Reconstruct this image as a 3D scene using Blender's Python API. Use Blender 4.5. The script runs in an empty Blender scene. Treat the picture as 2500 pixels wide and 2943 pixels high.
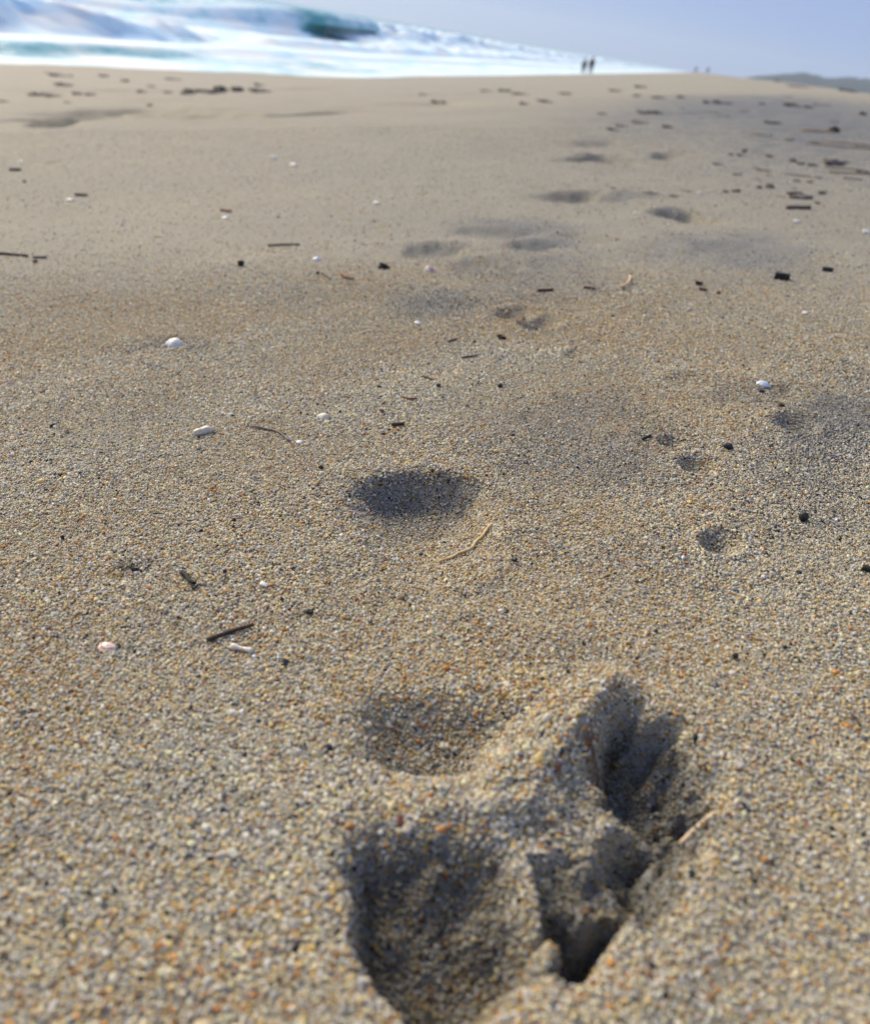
import bpy, bmesh, math, random
import numpy as np
from mathutils import Vector, Matrix

random.seed(7)
RNG = np.random.default_rng(11)
rad = math.radians
scene = bpy.context.scene

# ------------------------------------------------------------------ camera
# +Y runs along the shore, +X inland, -X out to sea.  The phone is held 16 cm above the sand, tilted down and rolled.
FPX, CX, CY = 2500.0, 1250.0, 1471.5
HEAD, PITCH, ROLL = rad(10.4), rad(28.8), rad(9.8)
CAM_Z = 0.162
_fh = Vector((-math.sin(HEAD), math.cos(HEAD), 0))
_fw = _fh * math.cos(PITCH) - Vector((0, 0, 1)) * math.sin(PITCH)
_r0 = Vector((math.cos(HEAD), math.sin(HEAD), 0))
_u0 = _r0.cross(_fw)
_R = _r0 * math.cos(ROLL) + _u0 * math.sin(ROLL)
_U = _u0 * math.cos(ROLL) - _r0 * math.sin(ROLL)
cam_d = bpy.data.cameras.new('camera')
cam = bpy.data.objects.new('camera', cam_d)
scene.collection.objects.link(cam)
cam.matrix_world = Matrix(((_R.x, _U.x, -_fw.x, 0), (_R.y, _U.y, -_fw.y, 0), (_R.z, _U.z, -_fw.z, CAM_Z), (0, 0, 0, 1)))
cam_d.sensor_fit = 'HORIZONTAL'
cam_d.sensor_width = 36.0
cam_d.lens = 36.0
cam_d.clip_start = 0.01
cam_d.clip_end = 20000
cam_d.dof.use_dof = True
cam_d.dof.focus_distance = 0.37
cam_d.dof.aperture_fstop = 0.036 / 0.0024      # entrance pupil about 2 mm
scene.camera = cam

# ------------------------------------------------------------------ light
SUN_AZ, SUN_EL = rad(-58), rad(33)             # azimuth from +Y, negative = out to sea
world = bpy.data.worlds.new('World')
scene.world = world
world.use_nodes = True
wn, wl = world.node_tree.nodes, world.node_tree.links
for n in list(wn): wn.remove(n)
w_out = wn.new('ShaderNodeOutputWorld')
w_bg = wn.new('ShaderNodeBackground')
w_sky = wn.new('ShaderNodeTexSky')
w_sky.sky_type = 'NISHITA'
w_sky.sun_disc = False
w_sky.sun_elevation = SUN_EL
w_sky.sun_rotation = SUN_AZ
w_sky.air_density = 0.42
w_sky.dust_density = 0.4
w_sky.ozone_density = 6.0
w_mul = wn.new('ShaderNodeMix'); w_mul.data_type = 'RGBA'      # thin even veil of high haze over the whole sky
w_mul.inputs[0].default_value = 0.72
w_mul.inputs[7].default_value = (3.9, 5.0, 8.3, 1)
wl.new(w_sky.outputs[0], w_mul.inputs[6])
wl.new(w_mul.outputs[2], w_bg.inputs[0])
w_bg.inputs[1].default_value = 0.043
wl.new(w_bg.outputs[0], w_out.inputs[0])

sun_d = bpy.data.lights.new('sun', 'SUN')
sun_d.energy = 2.7
sun_d.angle = rad(46)
sun_d.color = (1.0, 0.86, 0.62)
sun = bpy.data.objects.new('sun', sun_d)
scene.collection.objects.link(sun)
_sd = Vector((math.sin(SUN_AZ) * math.cos(SUN_EL), math.cos(SUN_AZ) * math.cos(SUN_EL), math.sin(SUN_EL)))
sun.rotation_euler = _sd.to_track_quat('Z', 'Y').to_euler()
sun.location = (-20, 20, 20)
scene.view_settings.view_transform = 'Standard'
scene.view_settings.look = 'None'
scene.view_settings.exposure = 1.23
scene.view_settings.gamma = 1.0
scene.render.engine = 'CYCLES'
scene.cycles.max_bounces = 6
scene.cycles.diffuse_bounces = 3
scene.cycles.glossy_bounces = 3
scene.cycles.transmission_bounces = 3

# ------------------------------------------------------------------ helpers
def smooth(a, b, x):
    t = np.clip((x - a) / (b - a), 0, 1)
    return t * t * (3 - 2 * t)

def _hash(ix, iy, seed):
    n = (ix * 374761393 + iy * 668265263 + seed * 1442695041) & 0xFFFFFFFF
    n = ((n ^ (n >> 13)) * 1274126177) & 0xFFFFFFFF
    return ((n ^ (n >> 16)) & 0xFFFFFF) / float(0xFFFFFF)

def vnoise(x, y, seed=0):
    xf, yf = np.floor(x), np.floor(y)
    ix, iy = xf.astype(np.int64), yf.astype(np.int64)
    fx, fy = x - xf, y - yf
    fx, fy = fx * fx * (3 - 2 * fx), fy * fy * (3 - 2 * fy)
    a, b = _hash(ix, iy, seed), _hash(ix + 1, iy, seed)
    c, d = _hash(ix, iy + 1, seed), _hash(ix + 1, iy + 1, seed)
    return (a + (b - a) * fx) * (1 - fy) + (c + (d - c) * fx) * fy - 0.5

def fbm(x, y, seed=0, octaves=3):
    s, a = 0, 1.0
    for k in range(octaves):
        s = s + a * vnoise(x * 2 ** k + 17.3 * k, y * 2 ** k - 9.1 * k, seed + k)
        a *= 0.5
    return s

SEA_Z = -2.5

def beach(x, y):
    bulge = smooth(34, 20, y) * smooth(4, 15, -x)
    sea_side = 0.16 * x * (1 - 0.16 * bulge)
    sea_side = np.where(sea_side < -4.5, -4.5, sea_side)
    return np.where(x < 0, sea_side, 0.3 * np.tanh(0.16 * x / 0.3))

def ray(u, v):
    d = _fw + _R * ((u - CX) / FPX) - _U * ((v - CY) / FPX)
    return d.normalized()

def G(u, v, depth=0.0):
    """the point of the plain beach slope (lowered by depth) that shows at pixel u, v of the photograph"""
    d = ray(u, v)
    ax, ay, az, dx, dy, dz = 0.0, 0.0, CAM_Z, d.x, d.y, d.z
    f = lambda t: az + dz * t - (float(beach(np.array([dx * t]), np.array([dy * t]))[0]) - depth)
    t, p = 0.06, 0.06
    while t < 600 and f(t) > 0:
        p, t = t, t * 1.04
    if t >= 600:
        return np.array([dx * 60, dy * 60])
    for _ in range(30):
        m = (p + t) / 2
        if f(m) > 0: p = m
        else: t = m
    return np.array([dx * t, dy * t])

def GP(pts, depth=0.0):
    return np.array([G(u, v, depth) for u, v in pts])

def sdf_poly(x, y, poly):
    """distance to the outline, positive inside"""
    d2 = np.full(x.shape, 1e18)
    inside = np.zeros(x.shape, bool)
    n = len(poly)
    for i in range(n):
        ax, ay = poly[i]; bx, by = poly[(i + 1) % n]
        ex, ey = bx - ax, by - ay
        wx, wy = x - ax, y - ay
        t = np.clip((wx * ex + wy * ey) / (ex * ex + ey * ey + 1e-18), 0, 1)
        d2 = np.minimum(d2, (wx - ex * t) ** 2 + (wy - ey * t) ** 2)
        c = ((ay <= y) & (by > y)) | ((by <= y) & (ay > y))
        xi = ax + (y - ay) / (by - ay + 1e-18) * ex
        inside ^= c & (x < xi)
    return np.where(inside, 1, -1) * np.sqrt(d2)

def dist_line(x, y, pts):
    """distance to a polyline and the running parameter 0..1 along it"""
    best = np.full(x.shape, 1e18); par = np.zeros(x.shape)
    n = len(pts) - 1
    for i in range(n):
        ax, ay = pts[i]; bx, by = pts[i + 1]
        ex, ey = bx - ax, by - ay
        t = np.clip(((x - ax) * ex + (y - ay) * ey) / (ex * ex + ey * ey + 1e-18), 0, 1)
        d = (x - ax - ex * t) ** 2 + (y - ay - ey * t) ** 2
        m = d < best
        best = np.where(m, d, best); par = np.where(m, (i + t) / n, par)
    return np.sqrt(best), par

# ------------------------------------------------------------------ shape of the sand
MM = 0.001
# heel print in the middle of the picture
HEEL_RIM = GP([(966, 1500), (974, 1440), (1000, 1398), (1070, 1368), (1200, 1358), (1330, 1366), (1402, 1392), (1442, 1436), (1462, 1490), (1458, 1580),
               (1412, 1670), (1318, 1735), (1205, 1752), (1090, 1722), (1003, 1650), (968, 1570)])
HEEL_C = HEEL_RIM.mean(0)
FOOT_BOX = (G(850, 1900)[0] - .03, G(2200, 2300)[0] + .05)
# the large print at the bottom
BIG_RIM = GP([(978, 2110), (985, 2220), (990, 2340), (1000, 2480), (1012, 2620), (1035, 2720), (1080, 2800), (1140, 2880), (1190, 2960), (1260, 3040),
              (1340, 3020), (1400, 2940), (1440, 2872), (1490, 2830), (1570, 2846), (1650, 2850), (1712, 2822), (1780, 2760), (1850, 2672), (1905, 2600),
              (1950, 2490), (1985, 2400), (2005, 2300), (1990, 2200), (1950, 2120), (1880, 2085), (1800, 2092), (1740, 2040), (1560, 2120), (1440, 2280), (1200, 2330)])
UP_HOLLOW = GP([(985, 2060), (1010, 2010), (1090, 1975), (1250, 1965), (1420, 1975), (1560, 1985), (1660, 2000), (1600, 2060), (1530, 2130), (1465, 2210),
                (1425, 2262), (1330, 2275), (1200, 2268), (1080, 2250), (1000, 2190)])
def GD(pts):
    return np.array([G(u, v, d * .001) for u, v, d in pts])
TRENCH = GD([(1869, 2088, 0), (1905, 2078, 0), (1985, 2175, 0), (2052, 2290, 0), (2016, 2362, 0), (1980, 2462, 0), (1925, 2505, 0), (1925, 2592, 0), (1850, 2672, 0),
             (1760, 2660, 8), (1600, 2600, 8), (1640, 2300, 4), (1700, 2120, 2), (1790, 2052, 0)])
PIT = GD([(1493, 2587, 5), (1537, 2720, 5), (1566, 2815, 2), (1610, 2844, 0), (1684, 2846, 0), (1748, 2785, 0), (1782, 2690, 0), (1850, 2674, 0), (1800, 2600, 10), (1700, 2570, 8), (1560, 2540, 6)])
MOUND = GD([(1257, 2322, 0), (1449, 2263, -2), (1537, 2130, -3), (1670, 1997, -3), (1751, 1990, -2), (1780, 2071, -1), (1788, 2160, 0), (1743, 2204, 0), (1780, 2263, 0), (1832, 2322, 1), (1854, 2366, 1),
            (1817, 2395, 2), (1765, 2462, 3), (1714, 2513, 4), (1677, 2499, 4), (1537, 2484, 4), (1426, 2454, 4), (1316, 2410, 3), (1168, 2395, 2), (1190, 2340, 0)])
SLAB = GD([(1508, 2499, 5), (1677, 2502, 5), (1758, 2550, 5), (1817, 2646, 6), (1765, 2668, 8), (1684, 2683, 9), (1581, 2683, 9), (1522, 2668, 8), (1493, 2587, 6)])
BASIN = GD([(993, 2490, 0), (1010, 2697, 0), (1087, 2845, 0), (1161, 2943, 0), (1242, 3029, 0), (1330, 3014, 0), (1404, 2926, 0), (1463, 2867, 0), (1552, 2826, 2), (1572, 2734, 6),
            (1505, 2624, 6), (1462, 2513, 6), (1390, 2454, 4), (1168, 2410, 2), (1075, 2415, 1), (1010, 2440, 0)])
RIDGE = GP([(1050, 2345), (1200, 2330), (1330, 2320), (1430, 2285), (1520, 2200), (1610, 2100), (1700, 2010), (1735, 1985)])
PLATE = GD([(1448, 2513, 5), (1485, 2610, 5), (1530, 2700, 5), (1560, 2760, 4), (1566, 2820, 2)])
# loose clods of sand: pixel, depth of the spot, radius, height (mm)
LUMPS = [(1832, 2362, 2, 2.6, 4.5), (1888, 2500, 6, 3.2, 9), (1800, 2590, 7, 3.4, 5), (1560, 2785, 5, 3.0, 5), (1955, 2320, 8, 2.6, 4), (1750, 2010, -2, 5, 2), (1690, 2470, 3, 4, 3), (1740, 2250, 0, 3, 3),
         (1905, 2200, 8, 3, 4), (1860, 2280, 12, 3, 5), (1925, 2420, 10, 3, 5), (1620, 2760, 18, 3, 7), (1720, 2740, 14, 3, 6), (1810, 2110, 2, 3, 3), (1670, 2520, 5, 3, 3), (1600, 2300, 0, 3, 2),
         (1240, 2600, 14, 4, 3), (1120, 2700, 14, 4, 3), (1380, 2700, 12, 4, 3)]
LUMP_G = [(G(u, v, d * MM), a * MM, h * MM) for u, v, d, a, h in LUMPS]
CAVES = [(GD([(1778, 2098, 8), (1830, 2090, 8), (1870, 2130, 9), (1862, 2172, 10), (1800, 2160, 10), (1775, 2130, 9)]), .009),
         (GD([(1795, 2275, 12), (1850, 2265, 12), (1860, 2330, 12), (1810, 2335, 12)]), .009),
         (GD([(1870, 2370, 12), (1960, 2345, 10), (1950, 2420, 12), (1880, 2440, 12)]), .006),
         (GD([(1760, 2500, 14), (1850, 2470, 14), (1880, 2540, 14), (1830, 2620, 14), (1790, 2600, 14)]), .009),
         (GD([(1570, 2690, 18), (1740, 2680, 16), (1760, 2700, 14), (1700, 2750, 18), (1600, 2760, 18)]), .007)]
CRACK = GP([(922, 1905), (945, 1955), (975, 1995), (1003, 2045)])
# small pits poked into the sand: pixel, radius mm, depth mm
PITS = [(1927, 1270, 7, 6), (2008, 1335, 10, 8), (2069, 1560, 8.5, 9), (2291, 1216, 13, 8), (1480, 905, 17, 9), (1548, 934, 16, 9), (1655, 1020, 10, 4),
        (385, 1640, 9, 3), (500, 985, 16, 3.0), (2260, 1128, 16, 4), (1980, 1098, 16, 4), (1400, 760, 35, 10)]
PIT_G = [(G(u, v), a * .78 * MM, h * .8 * MM) for u, v, a, h in PITS]
# old footprints farther up the beach: outline of the dark far wall (u0, v0)-(u1, v1), length towards the camera in px, depth mm
OLD = [((1175, 700), (1345, 703), 42, 14), ((1335, 648), (1560, 664), 26, 11), ((1490, 688), (1625, 700), 24, 13), ((1650, 664), (1800, 690), 18, 10),
       ((1705, 540), (1865, 566), 34, 32), ((1860, 600), (1985, 596), 36, 36), ((1650, 444), (1730, 442), 26, 45), ((1740, 440), (1820, 446), 22, 45),
       ((1900, 435), (1975, 437), 20, 45), ((1760, 404), (1870, 416), 16, 40), ((1050, 252), (1110, 256), 14, 110), ((995, 318), (1085, 320), 22, 80),
       ((1065, 302), (1140, 308), 10, 70), ((450, 310), (640, 321), 18, 130), ((630, 321), (775, 332), 10, 100), ((305, 334), (390, 340), 20, 130),
       ((110, 344), (240, 342), 22, 110), ((1300, 288), (1425, 300), 10, 70), ((1420, 756), (1500, 752), 30, 8), ((2000, 690), (2180, 700), 60, 6),
       ((1490, 266), (1540, 270), 12, 90), ((1180, 860), (1400, 862), 60, 5), ((540, 255), (700, 262), 20, 60), ((2100, 322), (2190, 326), 14, 60)]
OLD_G = []
for (a, b, lv, d) in OLD:
    A, B = G(*a), G(*b)
    M2 = G((a[0] + b[0]) / 2, (a[1] + b[1]) / 2 + lv)
    OLD_G.append((A, B, M2, d * MM * .55))

def undulation(x, y):
    r = np.hypot(x, y)
    z = 0.0016 * fbm(x / 0.055, y / 0.055, 3, 3)
    z = z + 0.0005 * fbm(x / 0.011, y / 0.011, 31, 2)
    z = z + smooth(.35, 1.6, r) * 0.010 * fbm(x / 0.34, y / 0.34, 5, 3)
    z = z + smooth(2.5, 8, r) * 0.045 * fbm(x / 1.7, y / 1.7, 9, 3)
    z = z + smooth(14, 50, r) * 0.05 * fbm(x / 7, y / 9, 13, 2) * smooth(-19, -12, x)
    return z

def features(x, y):
    z = np.zeros(x.shape)
    r = np.hypot(x, y)
    wob = 0.0022 * fbm(x / 0.014, y / 0.014, 41, 3)
    # heel print: steep far wall, floor rising towards the camera
    m = (np.abs(x - HEEL_C[0]) < .09) & (np.abs(y - HEEL_C[1]) < .12)
    if m.any():
        xx, yy = x[m], y[m]
        d = sdf_poly(xx, yy, HEEL_RIM) + wob[m] * .7
        y0, y1 = HEEL_RIM[:, 1].min(), HEEL_RIM[:, 1].max()
        t = np.clip((yy - y0) / (y1 - y0), 0, 1)
        w = .036 - .027 * smooth(.5, .95, t)
        z[m] -= .0150 * (.12 + .88 * smooth(.05, 1.0, t) ** .75) * smooth(0, 1, d / w)
        z[m] += .0014 * np.exp(-((d + .002) / .008) ** 2) * smooth(.3, .9, t)
        z[m] += .0020 * fbm(xx / .009, yy / .009, 47, 2) * np.exp(-(d / .010) ** 2)
    # big print
    m = (x > FOOT_BOX[0]) & (x < FOOT_BOX[1]) & (y > .05) & (y < .30)
    if m.any():
        xx, yy, wb = x[m], y[m], wob[m]
        h = np.zeros(xx.shape)
        rag = .0050 * fbm(xx / .0085, yy / .0085, 83, 4)               # ragged crumbling edges
        lumpy = fbm(xx / .0075, yy / .0075, 87, 3)
        def level(h, P, target, w, jag=1.0, off=0.0):
            mk = smooth(-.0004, w, sdf_poly(xx, yy, P) + rag * jag + off)
            return h * (1 - mk) + target * mk
        dr = sdf_poly(xx, yy, BIG_RIM)
        h += .0022 * np.exp(-((dr + .007 + wb) / .010) ** 2)
        d = sdf_poly(xx, yy, UP_HOLLOW) + wb * .6
        t = np.clip((UP_HOLLOW[:, 1].max() - yy) / (UP_HOLLOW[:, 1].max() - UP_HOLLOW[:, 1].min()), 0, 1)
        h -= .0125 * (.35 + .65 * smooth(0, .8, t)) * smooth(-.001, .016, d)
        h = level(h, TRENCH, -.0165 + .008 * lumpy, .0070, 1.2, .0022)
        h = level(h, PIT, -.0270 + .006 * lumpy, .0070, 1.0)
        dm = -sdf_poly(xx, yy, MOUND)
        h = level(h, BASIN, -.0040 - .0165 * smooth(-.004, .030, dm) + .003 * lumpy, .0095, .6, .002)
        for P, dp in CAVES:
            h -= dp * .6 * smooth(-.001, .0055, sdf_poly(xx, yy, P) + rag * 1.2)
        # slabs of crust pushed up by the foot
        yr = np.interp(xx, RIDGE[:, 0], RIDGE[:, 1])
        h = level(h, SLAB, -.0055 - .0035 * smooth(0, .020, SLAB[:, 1].max() - yy) + .002 * lumpy, .0022, .8)
        h = level(h, MOUND, .0045 - .0080 * smooth(.004, .050, yr - yy) + .003 * lumpy, .0075, .8)
        dl, pl = dist_line(xx, yy, RIDGE)
        h += (.0015 + .0035 * pl) * np.exp(-((dl + rag * .6) / .0075) ** 2)
        dl, pl = dist_line(xx, yy, PLATE)
        h += .0008 * np.exp(-((dl + rag) / .0040) ** 2)
        for (c, a, hh) in LUMP_G:
            q = ((xx - c[0]) ** 2 + (yy - c[1]) ** 2) / (a * a) * (1 + .8 * lumpy)
            k = q < 5
            h[k] += hh * np.exp(-np.maximum(q[k], 0) ** 1.8)
        dl, pl = dist_line(xx, yy, CRACK)
        h -= .0022 * smooth(.0012, .0003, dl + wb * .25)
        z[m] += h
    for (c, a, hh) in PIT_G:
        q = ((x - c[0]) ** 2 + ((y - c[1]) / 1.25) ** 2) / (a * a)
        k = q < 6
        if k.any():
            z[k] += -hh * np.exp(-q[k] ** 1.3) + .25 * hh * np.exp(-((np.sqrt(q[k]) - 1.35) / .35) ** 2)
    for (A, B, C, dep) in OLD_G:
        mid = (A + B) / 2
        half = np.linalg.norm(B - A) / 2 + 1e-9
        ex = (B - A) / (2 * half)
        ln = np.linalg.norm(C - mid)
        ey = np.array([-ex[1], ex[0]])
        if ey @ (C - mid) < 0: ey = -ey
        px, py = x - mid[0], y - mid[1]
        k = (px ** 2 + py ** 2) < (2.2 * max(half, ln)) ** 2
        if not k.any(): continue
        a = (px[k] * ex[0] + py[k] * ex[1]) / half
        b = (px[k] * ey[0] + py[k] * ey[1]) / ln
        n = fbm(px[k] / half * 2.3, py[k] / half * 2.3, 91, 3)
        a = a + .25 * n; b = b + .12 * n
        prof = smooth(-.10, .30, b) * smooth(1.25, .25, b)
        z[k] -= dep * prof * smooth(1.05, .62, np.abs(a))
        z[k] += .22 * dep * np.exp(-((b + .12) / .16) ** 2) * smooth(1.0, .5, np.abs(a))
    return z

def ground(x, y):
    x = np.asarray(x, float); y = np.asarray(y, float)
    return beach(x, y) + undulation(x, y) + features(x, y)

# patches of dark fine mineral sand, with painted shade in the heel and old prints: u, v, half width px, half height px, amount
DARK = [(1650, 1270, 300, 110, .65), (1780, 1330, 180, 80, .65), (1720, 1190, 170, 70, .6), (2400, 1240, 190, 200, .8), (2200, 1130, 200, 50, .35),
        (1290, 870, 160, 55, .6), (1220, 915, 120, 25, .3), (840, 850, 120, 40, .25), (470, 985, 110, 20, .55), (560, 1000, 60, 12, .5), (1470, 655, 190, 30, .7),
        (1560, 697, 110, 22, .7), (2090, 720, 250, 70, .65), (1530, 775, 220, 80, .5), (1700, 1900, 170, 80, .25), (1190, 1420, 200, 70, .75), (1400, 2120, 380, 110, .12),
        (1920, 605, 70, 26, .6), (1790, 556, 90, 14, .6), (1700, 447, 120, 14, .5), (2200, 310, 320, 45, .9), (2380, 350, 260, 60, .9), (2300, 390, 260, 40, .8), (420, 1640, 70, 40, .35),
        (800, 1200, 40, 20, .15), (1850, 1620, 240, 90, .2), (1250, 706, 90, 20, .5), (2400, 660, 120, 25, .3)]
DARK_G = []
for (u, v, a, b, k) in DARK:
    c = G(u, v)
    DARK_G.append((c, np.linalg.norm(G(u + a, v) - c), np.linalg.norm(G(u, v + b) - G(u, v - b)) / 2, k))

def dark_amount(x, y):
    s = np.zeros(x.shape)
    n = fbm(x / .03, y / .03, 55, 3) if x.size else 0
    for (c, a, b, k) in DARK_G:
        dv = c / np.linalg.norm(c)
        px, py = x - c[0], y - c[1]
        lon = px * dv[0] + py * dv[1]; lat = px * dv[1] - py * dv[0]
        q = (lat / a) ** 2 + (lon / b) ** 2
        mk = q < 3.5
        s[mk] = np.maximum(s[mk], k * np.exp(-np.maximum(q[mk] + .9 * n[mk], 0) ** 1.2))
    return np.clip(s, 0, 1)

def print_shade(x, y):
    """0..1: shade of the footprint hollows, put into the sand colour"""
    s = np.zeros(x.shape)
    m = (x > FOOT_BOX[0]) & (x < FOOT_BOX[1]) & (y > .05) & (y < .45)
    if m.any():
        xx, yy = x[m], y[m]
        n = .004 * fbm(xx / .010, yy / .010, 57, 3)
        q = np.maximum(smooth(-.003, .002, sdf_poly(xx, yy, TRENCH) + n), smooth(-.001, .004, sdf_poly(xx, yy, PIT) + n))
        q = np.maximum(q, .95 * smooth(-.002, .005, sdf_poly(xx, yy, BASIN) + n))
        q = q * (1 - .9 * smooth(-.002, .004, sdf_poly(xx, yy, MOUND) + n))
        q = np.maximum(q, .40 * smooth(.002, .016, sdf_poly(xx, yy, UP_HOLLOW) + n))
        q = np.maximum(q, .22 * smooth(.002, .016, sdf_poly(xx, yy, HEEL_RIM) + n) * smooth(.25, .95, (yy - HEEL_RIM[:, 1].min()) / np.ptp(HEEL_RIM[:, 1])))
        s[m] = q
    return s

def warm_amount(x, y):
    """0..1: how many amber grains lie here"""
    return np.clip(.5 + .9 * fbm(x / .075, y / .075, 63, 3) + .35 * fbm(x / .5, y / .5, 66, 2), 0, 1)

# ------------------------------------------------------------------ materials
def new_mat(name):
    m = bpy.data.materials.new(name); m.use_nodes = True
    nt = m.node_tree
    return m, nt, nt.nodes['Principled BSDF']

def ramp(nt, stops, interp='LINEAR'):
    n = nt.nodes.new('ShaderNodeValToRGB')
    cr = n.color_ramp; cr.interpolation = interp
    while len(cr.elements) < len(stops): cr.elements.new(.5)
    for e, (p, c) in zip(cr.elements, stops):
        e.position = p; e.color = (*c, 1)
    return n

PALETTE = [((.69, .67, .59), .35), ((.78, .70, .47), .25), ((.68, .52, .22), .17), ((.63, .31, .08), .06), ((.30, .11, .05), .02),
           ((.34, .34, .33), .08), ((.05, .05, .055), .035), ((.84, .84, .82), .03)]

def mat_sand():
    m, nt, b = new_mat('sand')
    N, L = nt.nodes, nt.links
    tc = N.new('ShaderNodeTexCoord')
    vo = N.new('ShaderNodeTexVoronoi'); vo.inputs['Scale'].default_value = 1100
    L.new(tc.outputs['Object'], vo.inputs['Vector'])
    sep = N.new('ShaderNodeSeparateColor'); L.new(vo.outputs['Color'], sep.inputs[0])
    stops, p = [], 0
    for c, w in PALETTE:
        stops.append((p, c)); p += w
    rp = ramp(nt, stops, 'CONSTANT'); L.new(sep.outputs[0], rp.inputs[0])
    # broad drifts of paler and browner sand
    nz = N.new('ShaderNodeTexNoise'); nz.inputs['Scale'].default_value = 3.0; nz.inputs['Detail'].default_value = 8
    L.new(tc.outputs['Object'], nz.inputs['Vector'])
    dr = ramp(nt, [(.3, (.86, .86, .87)), (.7, (1.0, .99, .97))]); L.new(nz.outputs[0], dr.inputs[0])
    mx = N.new('ShaderNodeMix'); mx.data_type = 'RGBA'; mx.blend_type = 'MULTIPLY'; mx.inputs[0].default_value = 1
    L.new(rp.outputs[0], mx.inputs[6]); L.new(dr.outputs[0], mx.inputs[7])
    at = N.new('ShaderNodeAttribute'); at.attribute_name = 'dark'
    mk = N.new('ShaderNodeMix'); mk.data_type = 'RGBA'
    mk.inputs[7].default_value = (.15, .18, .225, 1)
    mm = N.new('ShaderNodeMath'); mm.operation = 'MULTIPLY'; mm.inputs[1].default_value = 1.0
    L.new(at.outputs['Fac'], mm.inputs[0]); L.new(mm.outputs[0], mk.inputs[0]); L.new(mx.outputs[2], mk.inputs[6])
    ab = N.new('ShaderNodeAttribute'); ab.attribute_name = 'coarse'
    fn = N.new('ShaderNodeMix'); fn.data_type = 'RGBA'; fn.blend_type = 'MULTIPLY'
    fn.inputs[7].default_value = (.38, .395, .415, 1)  # shade between grains put into the sheet colour
    L.new(mk.outputs[2], fn.inputs[6])
    ib = N.new('ShaderNodeMath'); ib.operation = 'SUBTRACT'; ib.inputs[0].default_value = 1.0
    L.new(ab.outputs['Fac'], ib.inputs[1]); L.new(ib.outputs[0], fn.inputs[0])
    sp = N.new('ShaderNodeTexVoronoi'); sp.inputs['Scale'].default_value = 34; L.new(tc.outputs['Object'], sp.inputs['Vector'])
    sr = N.new('ShaderNodeMapRange'); sr.inputs[1].default_value = .10; sr.inputs[2].default_value = .16; sr.inputs[3].default_value = .75; sr.inputs[4].default_value = 0
    L.new(sp.outputs['Distance'], sr.inputs[0])
    ss = N.new('ShaderNodeSeparateColor'); L.new(sp.outputs['Color'], ss.inputs[0])
    sg = N.new('ShaderNodeMath'); sg.operation = 'GREATER_THAN'; sg.inputs[1].default_value = .72; L.new(ss.outputs[0], sg.inputs[0])
    sm = N.new('ShaderNodeMath'); sm.operation = 'MULTIPLY'; L.new(sr.outputs[0], sm.inputs[0]); L.new(sg.outputs[0], sm.inputs[1])
    s2 = N.new('ShaderNodeMath'); s2.operation = 'MULTIPLY'; L.new(sm.outputs[0], s2.inputs[0]); L.new(ib.outputs[0], s2.inputs[1])
    sk = N.new('ShaderNodeMix'); sk.data_type = 'RGBA'; sk.inputs[7].default_value = (.06, .055, .05, 1)
    L.new(s2.outputs[0], sk.inputs[0]); L.new(fn.outputs[2], sk.inputs[6])
    # sand wet from the swash: darker and shiny
    aw = N.new('ShaderNodeAttribute'); aw.attribute_name = 'wet'
    wt = N.new('ShaderNodeMix'); wt.data_type = 'RGBA'
    wt.inputs[7].default_value = (.16, .14, .12, 1)
    L.new(aw.outputs['Fac'], wt.inputs[0]); L.new(sk.outputs[2], wt.inputs[6])
    L.new(wt.outputs[2], b.inputs['Base Color'])
    rr = N.new('ShaderNodeMapRange'); rr.inputs[3].default_value = .85; rr.inputs[4].default_value = .12
    L.new(aw.outputs['Fac'], rr.inputs[0]); L.new(rr.outputs[0], b.inputs['Roughness'])
    b.inputs['Specular IOR Level'].default_value = .35
    b.inputs['Sheen Weight'].default_value = .12; b.inputs['Sheen Roughness'].default_value = .6
    bp = N.new('ShaderNodeBump'); bp.inputs['Strength'].default_value = .9; bp.inputs['Distance'].default_value = .0007
    inv = N.new('ShaderNodeMath'); inv.operation = 'SUBTRACT'; inv.inputs[0].default_value = 1.0
    L.new(vo.outputs['Distance'], inv.inputs[1])
    iw = N.new('ShaderNodeMath'); iw.operation = 'SUBTRACT'; iw.inputs[0].default_value = 1.0
    L.new(aw.outputs['Fac'], iw.inputs[1]); L.new(iw.outputs[0], bp.inputs['Strength'])
    L.new(inv.outputs[0], bp.inputs['Height']); L.new(bp.outputs[0], b.inputs['Normal'])
    return m

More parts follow.
